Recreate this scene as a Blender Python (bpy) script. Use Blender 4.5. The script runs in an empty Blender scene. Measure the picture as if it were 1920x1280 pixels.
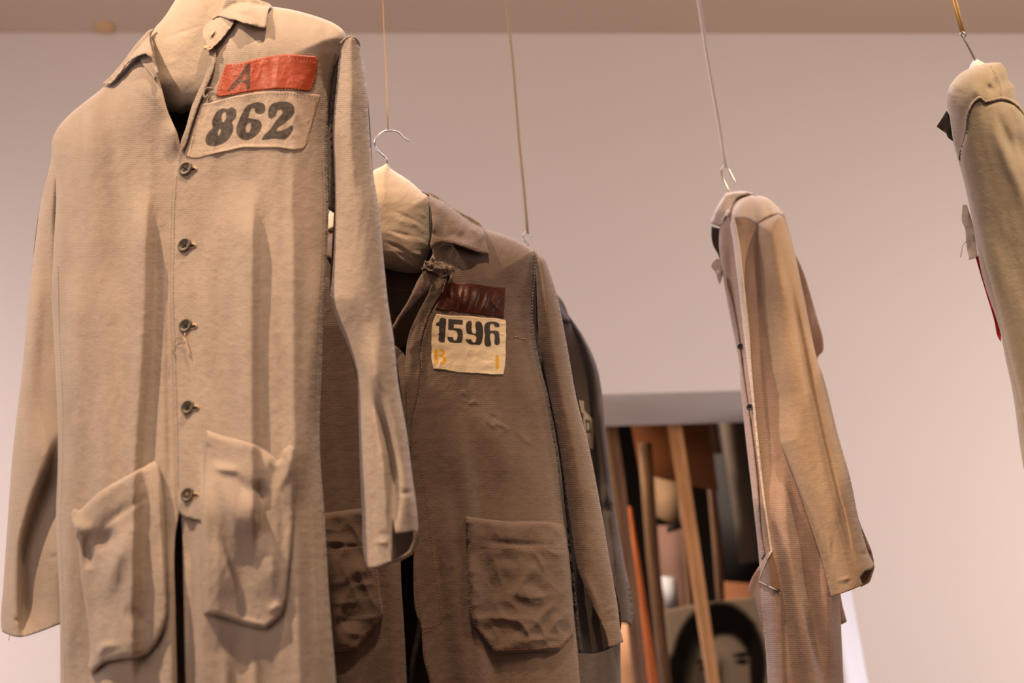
import bpy, math, random
import numpy as np
from mathutils import Vector
from mathutils.geometry import delaunay_2d_cdt

scene = bpy.context.scene
COL = scene.collection

# ------------------------------------------------------------------ camera
FPX = 2667.0                       # focal length in pixels of the 1920 px wide frame (50 mm)
PITCH, ROLL = math.radians(27.0), math.radians(4.5)
CAM = np.array([0.0, 0.0, 1.5])
Fv = np.array([0, math.cos(PITCH), math.sin(PITCH)])
R0 = np.array([1.0, 0, 0])
U0 = np.array([0, -math.sin(PITCH), math.cos(PITCH)])
# world up leans to the left in the picture
Uv = U0 * math.cos(ROLL) + R0 * math.sin(ROLL)
Rv = R0 * math.cos(ROLL) - U0 * math.sin(ROLL)
from mathutils import Matrix
cd = bpy.data.cameras.new('camera')
cam = bpy.data.objects.new('camera', cd)
COL.objects.link(cam)
cam.matrix_world = Matrix(((Rv[0], Uv[0], -Fv[0], CAM[0]), (Rv[1], Uv[1], -Fv[1], CAM[1]), (Rv[2], Uv[2], -Fv[2], CAM[2]), (0, 0, 0, 1)))
cd.sensor_width = 36.0
cd.lens = 36.0 * FPX / 1920.0
cd.clip_start = 0.05
cd.dof.use_dof = True
cd.dof.focus_distance = 1.98
cd.dof.aperture_fstop = 4.5
scene.camera = cam

# ------------------------------------------------------------------ world, lights, exposure
w = bpy.data.worlds.new('room_air'); scene.world = w
w.use_nodes = True
w.node_tree.nodes['Background'].inputs[0].default_value = (0.80, 0.66, 0.62, 1)
w.node_tree.nodes['Background'].inputs[1].default_value = 0.05

def light(name, kind, loc, target, power, color, **kw):
    ld = bpy.data.lights.new(name, kind)
    ld.energy = power; ld.color = color
    for k, v in kw.items(): setattr(ld, k, v)
    o = bpy.data.objects.new(name, ld); COL.objects.link(o)
    o.location = loc
    o.rotation_euler = (Vector(target) - Vector(loc)).to_track_quat('-Z', 'Y').to_euler()
    return o
light('track_spotlight', 'SPOT', (-1.80, 0.95, 4.9), (-0.52, 1.60, 2.1), 430, (1.0, 0.73, 0.51), spot_size=math.radians(40), spot_blend=0.4, shadow_soft_size=0.025)
light('track_spotlight', 'SPOT', (0.05, 0.80, 4.9), (-0.02, 1.86, 2.1), 290, (1.0, 0.72, 0.50), spot_size=math.radians(27), spot_blend=0.5, shadow_soft_size=0.025)
light('track_spotlight', 'SPOT', (2.0, 0.9, 4.9), (0.50, 2.16, 2.1), 240, (1.0, 0.72, 0.47), spot_size=math.radians(26), spot_blend=0.5, shadow_soft_size=0.04)
light('track_spotlight', 'SPOT', (1.5, 0.2, 4.9), (0.72, 1.75, 2.3), 290, (1.0, 0.74, 0.50), spot_size=math.radians(24), spot_blend=0.6, shadow_soft_size=0.04)  # extra spot added to brighten the olive coat
light('front_fill', 'AREA', (-1.6, -2.4, 2.6), (0.4, 5.0, 2.2), 46, (1.0, 0.82, 0.78), shape='RECTANGLE', size=3.4, size_y=2.2)  # unseen soft fill, added for ambient light from the front
light('side_wall_wash', 'AREA', (-3.9, 3.1, 3.0), (-0.2, 5.2, 2.4), 66, (1.0, 0.84, 0.84), shape='RECTANGLE', size=1.4, size_y=2.0, spread=math.radians(135))  # left wall wash out of view, added to brighten the wall
light('side_wall_wash', 'AREA', (4.6, 2.9, 3.0), (1.2, 5.2, 2.4), 86, (1.0, 0.85, 0.79), shape='RECTANGLE', size=1.4, size_y=2.0, spread=math.radians(135))  # right wall wash, added the same way
light('daylight_skylight', 'AREA', (0.0, 3.4, 5.2), (0.2, 1.2, 1.5), 55, (0.92, 0.78, 0.86), shape='RECTANGLE', size=3.5, size_y=1.0, spread=math.radians(110))
light('upper_wall_fill', 'AREA', (0.6, -0.6, 5.1), (0.6, 5.0, 5.6), 9, (1.0, 0.62, 0.36), shape='RECTANGLE', size=2.5, size_y=.6, spread=math.radians(120))  # unseen warm fill, added to tint the upper wall
light('next_room_window', 'AREA', (-2.6, 6.1, 2.4), (1.4, 5.40, 2.3), 8, (0.60, 0.72, 1.0), shape='RECTANGLE', size=.5, size_y=1.6, spread=math.radians(36))
light('next_room_spotlight', 'SPOT', (-.6, 5.6, 4.6), (0.9, 6.4, 2.2), 120, (1.0, 0.66, 0.38), spot_size=math.radians(70), spot_blend=0.7, shadow_soft_size=0.05)

light('next_room_fill', 'AREA', (0.2, 6.4, 4.6), (1.0, 7.4, 2.4), 26, (1.0, 0.80, 0.66), size=.5)  # unseen fill, added to brighten the back of the next room

vs = scene.view_settings
vs.view_transform = 'Standard'; vs.look = 'None'; vs.gamma = 1.0; vs.use_curve_mapping = False
vs.exposure = 0.0

# ------------------------------------------------------------------ geometry helpers
def poly(s):
    """'x,y x,y ...' -> array"""
    return np.array([[float(q) for q in p.split(',')] for p in s.split()])
def zoomed(s, ox, oy, sc):
    return poly(s) / sc + np.array([ox, oy])

class Frame:
    """A vertical plane in the room; points are given where sight lines cross it, h metres towards its front."""
    def __init__(self, px, py, dist, yaw):
        a = math.radians(yaw)
        self.n = np.array([-math.sin(a), -math.cos(a), 0.0])
        self.t = np.array([math.cos(a), -math.sin(a), 0.0])
        d = self.ray(np.array([px]), np.array([py]))[0]
        self.p0 = CAM + d * dist / math.hypot(d[0], d[1])
        self.c = float((self.p0 - CAM) @ self.n)
    @staticmethod
    def ray(x, y):
        return Fv[None, :] + ((x - 960) / FPX)[:, None] * Rv[None, :] - ((y - 640) / FPX)[:, None] * Uv[None, :]
    def P(self, x, y, h=0.0):
        x = np.atleast_1d(np.asarray(x, float)); y = np.atleast_1d(np.asarray(y, float))
        h = np.broadcast_to(np.asarray(h, float), x.shape)
        d = self.ray(x, y)
        return CAM[None, :] + d * ((self.c + h) / (d @ self.n))[:, None]

def hash2(i, j, seed):
    v = np.sin(i * 127.1 + j * 311.7 + seed * 74.7) * 43758.5453
    return v - np.floor(v)
def vn(x, y, seed=0):
    xi, yi = np.floor(x), np.floor(y)
    fx, fy = x - xi, y - yi
    fx = fx * fx * fx * (fx * (fx * 6 - 15) + 10); fy = fy * fy * fy * (fy * (fy * 6 - 15) + 10)
    a = hash2(xi, yi, seed); b = hash2(xi + 1, yi, seed); c = hash2(xi, yi + 1, seed); d = hash2(xi + 1, yi + 1, seed)
    return (a + (b - a) * fx) * (1 - fy) + (c + (d - c) * fx) * fy - 0.5

def smooth_line(p, step, closed, corner=42):
    """Catmull-Rom through the points, sharp turns kept as corners, resampled about every step."""
    p = np.asarray(p, float); n = len(p); out = []
    def tang(i):
        if not closed and (i == 0 or i == n - 1): return None
        a, b, c = p[(i - 1) % n], p[i], p[(i + 1) % n]
        u, v = b - a, c - b
        lu, lv = np.hypot(*u), np.hypot(*v)
        if lu < 1e-6 or lv < 1e-6: return None
        if math.degrees(math.acos(max(-1, min(1, float(u @ v) / (lu * lv))))) > corner: return None
        return (u / lu + v / lv) / np.hypot(*(u / lu + v / lv) + 1e-12)
    T = [tang(i) for i in range(n)]
    for i in range(n if closed else n - 1):
        a, b = p[i], p[(i + 1) % n]
        L = np.hypot(*(b - a))
        if L < 1e-6: continue
        k = max(1, int(round(L / step)))
        t = np.arange(k) / k
        e = (b - a) / L
        ta = T[i] if T[i] is not None else e
        tb = T[(i + 1) % n] if T[(i + 1) % n] is not None else e
        h00 = 2 * t**3 - 3 * t**2 + 1; h10 = t**3 - 2 * t**2 + t; h01 = -2 * t**3 + 3 * t**2; h11 = t**3 - t**2
        out.append(h00[:, None] * a + (h10 * L)[:, None] * ta + h01[:, None] * b + (h11 * L)[:, None] * tb)
    if not closed: out.append(p[-1:])
    return np.vstack(out)

def inside(x, y, q):
    r = np.zeros(len(x), bool)
    x1, y1 = q[:, 0], q[:, 1]; x2, y2 = np.roll(x1, -1), np.roll(y1, -1)
    for a, b, c, d in zip(x1, y1, x2, y2):
        if b == d: continue
        m = (b > y) != (d > y)
        r ^= m & (x < (c - a) * (y - b) / (d - b) + a)
    return r
def dist_line(x, y, q, closed=False, want_run=False):
    """distance and signed side (+ = to the right when walking along q downwards)"""
    best = np.full(len(x), 1e9); side = np.ones(len(x)); run = np.zeros(len(x)); acc = 0.0
    m = len(q) if closed else len(q) - 1
    for i in range(m):
        a, b = q[i], q[(i + 1) % len(q)]
        ex, ey = b - a; L2 = ex * ex + ey * ey
        if L2 < 1e-9: continue
        t = np.clip(((x - a[0]) * ex + (y - a[1]) * ey) / L2, 0, 1)
        dx, dy = x - a[0] - t * ex, y - a[1] - t * ey
        d = np.hypot(dx, dy)
        k = d < best
        best = np.where(k, d, best)
        side = np.where(k, np.sign(ey * dx - ex * dy), side)
        if want_run:
            run = np.where(k, acc + t * math.sqrt(L2), run); acc += math.sqrt(L2)
    return (best, side, run, acc) if want_run else (best, side)

class Relief:
    """Height (metres, towards the front) of one piece of cloth over its plane."""
    def __init__(self, base=0.0, bulge=0.0, edge=None, r=60.0, folds=(), ripples=(), over=None, extra=None, power=0.5, gain=1.0):
        self.base, self.bulge, self.r, self.over, self.extra, self.power = base, bulge, r, over, extra, power
        self.edge = None if edge is None else smooth_line(edge, 25, False)
        self.folds = []
        for f in folds:      # (line, width left, width right, amplitude in mm)
            wl, wr, a = f[1], f[2], f[3]
            if abs(a) > 4 and max(wl, wr) > 9:
                if wl < wr: wl = max(wl * 1.6, 9)
                else: wr = max(wr * 1.6, 9)
                a *= gain
            self.folds.append((smooth_line(poly(f[0]), 30, False), wl, wr, a / 1000.0))
        self.ripples = ripples   # (cell x, cell y, amplitude mm, seed[, shear])
    def __call__(self, x, y):
        x = np.asarray(x, float); y = np.asarray(y, float)
        h = np.full(x.shape, float(self.base))
        if self.over is not None: h = h + self.over(x, y)
        fade = 1.0
        if self.edge is not None:
            d, _ = dist_line(x, y, self.edge)
            d = np.where(inside(x, y, self.edge), d, 0.0)
            k = 1 - np.clip(d / self.r, 0, 1)
            h = h + self.bulge * np.power(np.clip(1 - k * k, 0, 1), self.power)
            fade = np.clip(d / 12.0, 0, 1)
        for q, wl, wr, a in self.folds:
            lo, hi = q.min(0) - 3 * max(wl, wr), q.max(0) + 3 * max(wl, wr)
            m = (x > lo[0]) & (x < hi[0]) & (y > lo[1]) & (y < hi[1])
            if not m.any(): continue
            d, s, run, L = dist_line(x[m], y[m], q, want_run=True)
            wdt = np.where(s > 0, wr, wl)
            e = min(0.45 * L, 120.0)                 # folds run out softly at their ends
            t0 = np.clip(run / e, 0, 1); t1 = np.clip((L - run) / e, 0, 1)
            g = np.zeros(x.shape); g[m] = a * np.exp(-(d / wdt) ** 2) * t0 * t0 * (3 - 2 * t0) * t1 * t1 * (3 - 2 * t1)
            h = h + g * (fade if a > 0 else 1.0)
        for rp in self.ripples:
            sh = rp[4] if len(rp) > 4 else 0.0
            n_ = vn((x + sh * y) / rp[0] + 7.3, y / rp[1] + 3.1, rp[3])
            if len(rp) > 5:                        # creased: sharp crests between flat facets
                n_ = 0.35 - 1.6 * np.sqrt(n_ * n_ + 0.0006)
            h = h + fade * rp[2] / 1000.0 * 2 * n_
        if self.extra is not None: h = h + self.extra(x, y)
        return h

def link(name, verts, faces, mat, parent=None, smooth=True, uv=None, attrs=None, origin=None):
    me = bpy.data.meshes.new(name)
    o0 = np.array(parent['o'] if parent is not None else (origin if origin is not None else (0, 0, 0)), float)
    me.from_pydata((np.asarray(verts, float) - o0[None, :]).tolist(), [], faces)
    if smooth: me.polygons.foreach_set('use_smooth', [True] * len(me.polygons))
    if attrs:
        for k, v in attrs.items():
            at = me.attributes.new(k, 'FLOAT', 'POINT'); at.data.foreach_set('value', np.asarray(v, np.float32))
    if uv is not None:
        ul = me.uv_layers.new(name='cloth')
        idx = np.zeros(len(me.loops), np.int32); me.loops.foreach_get('vertex_index', idx)
        ul.data.foreach_set('uv', np.asarray(uv, np.float32)[idx].ravel())
    me.update()
    if mat is not None: me.materials.append(mat)
    o = bpy.data.objects.new(name, me); COL.objects.link(o)
    if parent is not None:
        o.parent = parent['e']
    else:
        o.location = tuple(o0)
    return o
def thing(name, label, cat, origin, group=None):
    e = bpy.data.objects.new(name, None); COL.objects.link(e)
    e.location = tuple(origin); e.empty_display_size = 0.05
    e['label'] = label; e['category'] = cat
    if group: e['group'] = group
    return {'e': e, 'o': tuple(origin)}
def sub(o, t):       # parent record for a sub-part
    return {'e': o, 'o': t['o']}
def tag(o, label=None, cat=None, kind=None, group=None):
    for k, v in (('label', label), ('category', cat), ('kind', kind), ('group', group)):
        if v: o[k] = v
    return o

def sheet(name, outline, frame, front, mat, parent=None, thick=0.0022, back=None, step=4.0, paint=None, corner=42, round_edge=0.0, origin=None, frame_step=None, jitter=1.0):
    """A piece of cloth or board cut to an outline: front surface at front(x,y), back surface behind it, edges closed."""
    q = smooth_line(outline, frame_step or step, True, corner)
    n = len(q)
    if thick < .008 and step < 6 and back is None and round_edge:      # worn, slightly uneven cut edges
        i_ = np.arange(n) * step
        q = q + np.column_stack([vn(i_ / 7.0, i_ * 0 + 1.5, 3), vn(i_ / 6.0, i_ * 0 + 8.5, 5)]) * jitter
    lo, hi = q.min(0), q.max(0)
    gx, gy = np.meshgrid(np.arange(lo[0], hi[0] + step, step), np.arange(lo[1], hi[1] + step * 0.87, step * 0.87))
    gx = gx + (np.arange(gx.shape[0]) % 2)[:, None] * step * 0.5
    gx, gy = gx.ravel(), gy.ravel()
    m = inside(gx, gy, q); gx, gy = gx[m], gy[m]
    d, _ = dist_line(gx, gy, q, True)
    m = d > step * 0.55; gx, gy, d = gx[m], gy[m], d[m]
    pts = np.vstack([q, np.column_stack([gx, gy])])
    rv, re, rf, ov, oe, of = delaunay_2d_cdt([Vector(p) for p in pts.tolist()], [(i, (i + 1) % n) for i in range(n)], [list(range(n))], 1, 1e-5)
    V = np.array([(v[0], v[1]) for v in rv])
    T = np.array([f for f in rf if len(f) == 3], int)
    ar = (V[T[:, 1], 0] - V[T[:, 0], 0]) * (V[T[:, 2], 1] - V[T[:, 0], 1]) - (V[T[:, 2], 0] - V[T[:, 0], 0]) * (V[T[:, 1], 1] - V[T[:, 0], 1])
    T = np.where((ar > 0)[:, None], T[:, ::-1], T)          # picture y runs down
    H = front(V[:, 0], V[:, 1])
    dd, _ = dist_line(V[:, 0], V[:, 1], q, True)
    if round_edge:
        k = 1 - np.clip(dd / round_edge, 0, 1)
        H = H - thick * 0.5 * k * k
    B = (H - thick) if back is None else np.minimum(back(V[:, 0], V[:, 1]), H - 0.0006)
    PF, PB = frame.P(V[:, 0], V[:, 1], H), frame.P(V[:, 0], V[:, 1], B)
    N = len(V)
    faces = T.tolist() + (T[:, ::-1] + N).tolist()
    ed = {}
    for a, b, c in T.tolist():
        for e in ((a, b), (b, c), (c, a)): ed[e] = 1
    for (a, b) in list(ed):
        if (b, a) not in ed: faces.append([b, a, a + N, b + N])
    uv = np.vstack([V, V]) / 100.0
    attrs = None
    if paint:
        attrs = {k: np.tile(f(V[:, 0], V[:, 1], dd), 2) for k, f in paint.items()}
    return link(name, np.vstack([PF, PB]), faces, mat, parent, True, uv, attrs, origin)

def tube(name, pts, r, mat, parent=None, n=8, taper=None, origin=None, wobble=0):
    p = np.asarray(pts, float); m = len(p); V = []; F = []
    up = np.array([0.3, -0.9, 0.31])
    for i in range(m):
        t = p[min(i + 1, m - 1)] - p[max(i - 1, 0)]; t = t / (np.linalg.norm(t) + 1e-12)
        a = np.cross(t, up); a /= np.linalg.norm(a) + 1e-12; b = np.cross(t, a)
        rr = r * (taper[i] if taper is not None else 1.0)
        for k in range(n):
            th = 2 * math.pi * k / n
            V.append(p[i] + rr * (a * math.cos(th) + b * math.sin(th)))
    for i in range(m - 1):
        for k in range(n):
            k2 = (k + 1) % n
            F.append([i * n + k, i * n + k2, (i + 1) * n + k2, (i + 1) * n + k])
    F.append(list(range(n))[::-1]); F.append([(m - 1) * n + k for k in range(n)])
    return link(name, V, F, mat, parent, True, None, None, origin)

def ink(polys, holes=(), soft=0.5):
    """1 inside the painted shapes, 0 outside"""
    def f(x, y, dd):
        v = np.zeros(len(x))
        for q in polys:
            q = smooth_line(q, 2.0, True, 60)
            d, _ = dist_line(x, y, q, True)
            s = np.where(inside(x, y, q), d, -d)
            v = np.maximum(v, np.clip(0.5 + s / (2 * soft), 0, 1))
        for q in holes:
            q = smooth_line(q, 2.0, True, 60)
            d, _ = dist_line(x, y, q, True)
            s = np.where(inside(x, y, q), d, -d)
            v = np.minimum(v, 1 - np.clip(0.5 + s / (2 * soft), 0, 1))
        return v
    return f

def stitches(name, lines, frame, hf, mat, parent, dash=4.2, gap=2.4, r=0.00042, lift=0.0006, jit=0.5):
    V = []; F = []; rnd = random.Random(len(lines) * 7 + 3)
    for ln in lines:
        q = smooth_line(poly(ln) if isinstance(ln, str) else ln, 1.2, False)
        s = np.concatenate([[0], np.cumsum(np.hypot(*np.diff(q, axis=0).T))])
        a = 0.0
        while a + dash < s[-1]:
            dl = dash * rnd.uniform(0.85, 1.1)
            tt = np.linspace(a, min(a + dl, s[-1]), 4)
            x = np.interp(tt, s, q[:, 0]) + rnd.uniform(-jit, jit) * .5; y = np.interp(tt, s, q[:, 1]) + rnd.uniform(-jit, jit)
            h = hf(x, y) + lift + np.array([-0.0006, 0.0003, 0.0003, -0.0006])
            P = frame.P(x, y, h)
            b0 = len(V)
            t = P[-1] - P[0]; t = t / np.linalg.norm(t)
            u = np.cross(t, frame.n); u /= np.linalg.norm(u)
            for i in range(4):
                rr = r * (0.6 if i in (0, 3) else 1.0)
                for k in range(4):
                    th = math.pi / 2 * k
                    V.append(P[i] + rr * (u * math.cos(th) + frame.n * math.sin(th)))
            for i in range(3):
                for k in range(4):
                    F.append([b0 + i * 4 + k, b0 + i * 4 + (k + 1) % 4, b0 + i * 4 + 4 + (k + 1) % 4, b0 + i * 4 + 4 + k])
            F.append([b0 + 3, b0 + 2, b0 + 1, b0]); F.append([b0 + 12, b0 + 13, b0 + 14, b0 + 15])
            a += dash + gap
    return tag(link(name, V, F, mat, parent, True), kind='stuff')

def button(parent, frame, hf, x, y, rpx, mat, hole_mat, thread_mat, name='button'):
    """lathed four-hole button lying on the cloth"""
    c = frame.P(x, y, hf(np.array([x]), np.array([y])) + 0.0012)[0]
    c2 = frame.P(x + 1, y, hf(np.array([x]), np.array([y])) + 0.0012)[0]
    R = rpx * np.linalg.norm(c2 - c) * abs(float(frame.t @ R0)) / max(1e-6, abs(float(frame.t @ R0)))
    prof = [(0.0, .0016), (.45, .0016), (.62, .0018), (.74, .0030), (.88, .0032), (.97, .0024), (1.0, .0014), (.96, .0004), (0.0, 0.0)]
    V = []; F = []; n = 24
    z = np.array([0, 0, 1.0])
    for (a, h) in prof:
        for k in range(n):
            th = 2 * math.pi * k / n
            V.append(c + R * a * (frame.t * math.cos(th) + z * math.sin(th)) + frame.n * h)
    for i in range(len(prof) - 1):
        for k in range(n):
            F.append([i * n + k, (i + 1) * n + k, (i + 1) * n + (k + 1) % n, i * n + (k + 1) % n])
    b = link(name, V, F, mat, parent)
    V = []; F = []
    for sx in (-1, 1):
        for sz in (-1, 1):
            b0 = len(V); cc = c + R * .24 * (frame.t * sx + z * sz) + frame.n * .0019
            for k in range(10):
                th = 2 * math.pi * k / 10
                V.append(cc + R * .12 * (frame.t * math.cos(th) + z * math.sin(th)))
            F.append([b0 + k for k in range(10)])
    link('sewing_hole', V, F, hole_mat, sub(b, parent), False)
    for sx in (-1, 1):
        P0 = c + R * .24 * (-frame.t * sx - z) + frame.n * .0018; P1 = c + R * .24 * (frame.t * sx + z) + frame.n * .0018
        mid = (P0 + P1) / 2 + frame.n * .0009
        tube('button_thread', [P0, mid, P1], 0.00045, thread_mat, sub(b, parent), 5)
    return b

# ------------------------------------------------------------------ materials
def srgb(r, g, b):
    f = lambda c: ((c / 255 + 0.055) / 1.055) ** 2.4 if c / 255 > 0.04045 else c / 255 / 12.92
    return (f(r), f(g), f(b), 1.0)
def new_mat(name):
    m = bpy.data.materials.new(name); m.use_nodes = True
    nt = m.node_tree; nt.nodes.clear()
    out = nt.nodes.new('ShaderNodeOutputMaterial'); bs = nt.nodes.new('ShaderNodeBsdfPrincipled')
    nt.links.new(bs.outputs[0], out.inputs[0])
    return m, nt, bs
def mixc(nt, fac, a, b, typ='MIX'):
    n = nt.nodes.new('ShaderNodeMix'); n.data_type = 'RGBA'; n.blend_type = typ
    for sock, v in ((n.inputs[0], fac), (n.inputs[6], a), (n.inputs[7], b)):
        if hasattr(v, 'node') or isinstance(v, bpy.types.NodeSocket): nt.links.new(v, sock)
        else: sock.default_value = v
    return n.outputs[2]
def ramp(nt, v, a, b, ca=(0, 0, 0, 1), cb=(1, 1, 1, 1)):
    n = nt.nodes.new('ShaderNodeValToRGB'); n.color_ramp.elements[0].position = a; n.color_ramp.elements[1].position = b
    n.color_ramp.elements[0].color = ca; n.color_ramp.elements[1].color = cb
    nt.links.new(v, n.inputs[0]); return n.outputs[0]
def noise(nt, vec, scale, detail=3, rough=.55):
    n = nt.nodes.new('ShaderNodeTexNoise'); n.inputs['Scale'].default_value = scale; n.inputs['Detail'].default_value = detail
    n.inputs['Roughness'].default_value = rough
    if vec is not None: nt.links.new(vec, n.inputs['Vector'])
    return n.outputs['Fac']
def mapping(nt, vec, scale=(1, 1, 1), rot=(0, 0, 0)):
    n = nt.nodes.new('ShaderNodeMapping'); n.inputs['Scale'].default_value = scale; n.inputs['Rotation'].default_value = rot
    nt.links.new(vec, n.inputs['Vector']); return n.outputs[0]

def cloth(name, base, dark=None, twill=10.0, twill_amt=0.25, bump=0.45, rough=0.9, sheen=0.25, wear=0.35, stain=None, paint=None, light_thread=None):
    m, nt, bs = new_mat(name)
    tc = nt.nodes.new('ShaderNodeTexCoord')
    uv = tc.outputs['UV']; ob = tc.outputs['Object']
    dark = dark or tuple(c * 0.72 for c in base[:3]) + (1,)
    col = mixc(nt, ramp(nt, noise(nt, ob, 6.0, 4), .35, .68), base, dark)
    # diagonal twill of light and dark yarn
    wv = nt.nodes.new('ShaderNodeTexWave'); wv.wave_type = 'BANDS'; wv.bands_direction = 'X'; wv.inputs['Scale'].default_value = twill
    wv.inputs['Distortion'].default_value = 0.35; wv.inputs['Detail'].default_value = 1.0
    nt.links.new(mapping(nt, uv, (1, 1, 1), (0, 0, math.radians(-40))), wv.inputs['Vector'])
    wv2 = nt.nodes.new('ShaderNodeTexWave'); wv2.wave_type = 'BANDS'; wv2.bands_direction = 'Y'; wv2.inputs['Scale'].default_value = twill * 0.95
    wv2.inputs['Distortion'].default_value = 0.3
    nt.links.new(uv, wv2.inputs['Vector'])
    tw = nt.nodes.new('ShaderNodeMath'); tw.operation = 'MULTIPLY'
    nt.links.new(wv.outputs['Fac'], tw.inputs[0]); nt.links.new(wv2.outputs['Fac'], tw.inputs[1])
    lt = light_thread or tuple(min(1, c * 1.45) for c in base[:3]) + (1,)
    f = nt.nodes.new('ShaderNodeMath'); f.operation = 'MULTIPLY'; f.inputs[1].default_value = twill_amt
    nt.links.new(tw.outputs[0], f.inputs[0])
    col = mixc(nt, f.outputs[0], col, lt)
    # worn, paler cloth in soft patches
    pale = tuple(min(1, c * 1.25 + .01) for c in base[:3]) + (1,)
    wf = nt.nodes.new('ShaderNodeMath'); wf.operation = 'MULTIPLY'; wf.inputs[1].default_value = wear
    nt.links.new(ramp(nt, noise(nt, mapping(nt, uv, (1.6, .45, 1)), 1.6, 5, .6), .45, .75), wf.inputs[0])
    col = mixc(nt, wf.outputs[0], col, pale)
    if stain is not None:
        col = mixc(nt, ramp(nt, noise(nt, ob, 3.1, 3), .52, .66, (0, 0, 0, 1), (.5, .5, .5, 1)), col, stain)
    if paint:
        for attr, pc, thin in paint:
            at = nt.nodes.new('ShaderNodeAttribute'); at.attribute_name = attr
            mm = nt.nodes.new('ShaderNodeMath'); mm.operation = 'MULTIPLY'
            nt.links.new(at.outputs['Fac'], mm.inputs[0])
            nt.links.new(ramp(nt, noise(nt, uv, 14, 5, .7), .25, .6, (thin, thin, thin, 1)), mm.inputs[1])
            col = mixc(nt, mm.outputs[0], col, pc)
    nt.links.new(col, bs.inputs['Base Color'])
    bs.inputs['Roughness'].default_value = rough
    bs.inputs['Sheen Weight'].default_value = sheen; bs.inputs['Sheen Roughness'].default_value = .5
    bs.inputs['Specular IOR Level'].default_value = .2
    b1 = nt.nodes.new('ShaderNodeBump'); b1.inputs['Strength'].default_value = bump; b1.inputs['Distance'].default_value = .0006
    nt.links.new(tw.outputs[0], b1.inputs['Height'])
    b2 = nt.nodes.new('ShaderNodeBump'); b2.inputs['Strength'].default_value = .55; b2.inputs['Distance'].default_value = .0022
    nt.links.new(noise(nt, uv, 7.0, 5, .6), b2.inputs['Height']); nt.links.new(b1.outputs[0], b2.inputs['Normal'])
    nt.links.new(b2.outputs[0], bs.inputs['Normal'])
    return m
def plain(name, c, rough=.6, metal=0.0, nscale=12.0, namt=.12, bump=0.0, emit=None, coat=0.0):
    m, nt, bs = new_mat(name)
    tc = nt.nodes.new('ShaderNodeTexCoord')
    dk = tuple(v * (1 - namt) for v in c[:3]) + (1,)
    nz = noise(nt, tc.outputs['Object'], nscale, 4)
    nt.links.new(mixc(nt, nz, c, dk), bs.inputs['Base Color'])
    bs.inputs['Roughness'].default_value = rough; bs.inputs['Metallic'].default_value = metal; bs.inputs['Coat Weight'].default_value = coat
    if bump:
        b = nt.nodes.new('ShaderNodeBump'); b.inputs['Strength'].default_value = bump; b.inputs['Distance'].default_value = .002
        nt.links.new(noise(nt, tc.outputs['Object'], nscale * 9, 4), b.inputs['Height']); nt.links.new(b.outputs[0], bs.inputs['Normal'])
    return m
def wood(name, a, b, scale=6.0):
    m, nt, bs = new_mat(name)
    tc = nt.nodes.new('ShaderNodeTexCoord')
    v = mapping(nt, tc.outputs['Object'], (9, 9, .7))
    nz = noise(nt, v, scale, 6, .65)
    nt.links.new(mixc(nt, ramp(nt, nz, .35, .65), a, b), bs.inputs['Base Color'])
    bs.inputs['Roughness'].default_value = .6
    return m

M = {}
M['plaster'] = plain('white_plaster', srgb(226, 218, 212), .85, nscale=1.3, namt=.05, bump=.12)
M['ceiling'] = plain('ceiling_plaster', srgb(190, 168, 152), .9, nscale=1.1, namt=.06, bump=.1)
M['reveal'] = plain('reveal_paint', srgb(222, 214, 216), .5, nscale=2.0, namt=.05)
M['floor'] = plain('floor_screed', srgb(120, 108, 98), .5, nscale=3.0, namt=.2)
M['darkwall'] = plain('dark_store_wall', srgb(36, 24, 18), .9, nscale=2.0, namt=.4)
M['chrome'] = plain('chrome_wire', srgb(200, 198, 196), .18, 1.0, nscale=30, namt=.1)
M['cream'] = cloth('cream_calico', srgb(204, 182, 156), twill=14, twill_amt=.12, bump=.1, wear=.2)
M['cord'] = plain('beige_cord', srgb(226, 200, 168), .8, nscale=200, namt=.3, bump=.4)
M['gold_cord'] = plain('golden_cord', srgb(214, 170, 100), .7, nscale=200, namt=.3, bump=.4)
M['white_cord'] = plain('white_cord', srgb(246, 238, 228), .7, nscale=200, namt=.2, bump=.4)
M['thread_pale'] = plain('pale_thread', srgb(214, 180, 138), .8)
M['thread_rust'] = plain('rust_thread', srgb(176, 112, 76), .8)
M['thread_grey'] = plain('grey_thread', srgb(128, 108, 90), .8)
M['button'] = plain('olive_button', srgb(120, 106, 82), .6, nscale=80, namt=.25)
M['black'] = plain('black_hole', srgb(22, 18, 15), .9)
M['dark_button'] = plain('black_button', srgb(38, 34, 34), .35)

def set_structure(o): o['kind'] = 'structure'; return o
def box(name, frame_pts, mat, parent=None, smooth=False, origin=None):
    """8 world points: 4 of one face, 4 of the opposite one in the same order"""
    F = [[0, 1, 2, 3], [7, 6, 5, 4], [0, 4, 5, 1], [1, 5, 6, 2], [2, 6, 7, 3], [3, 7, 4, 0]]
    return link(name, frame_pts, F, mat, parent, smooth, None, None, origin)
def bar_box(name, a, b, mat, parent=None):
    (x0, y0, z0), (x1, y1, z1) = a, b
    return box(name, [(x0, y0, z0), (x1, y0, z0), (x1, y0, z1), (x0, y0, z1), (x0, y1, z0), (x1, y1, z0), (x1, y1, z1), (x0, y1, z1)], mat, parent)

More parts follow.
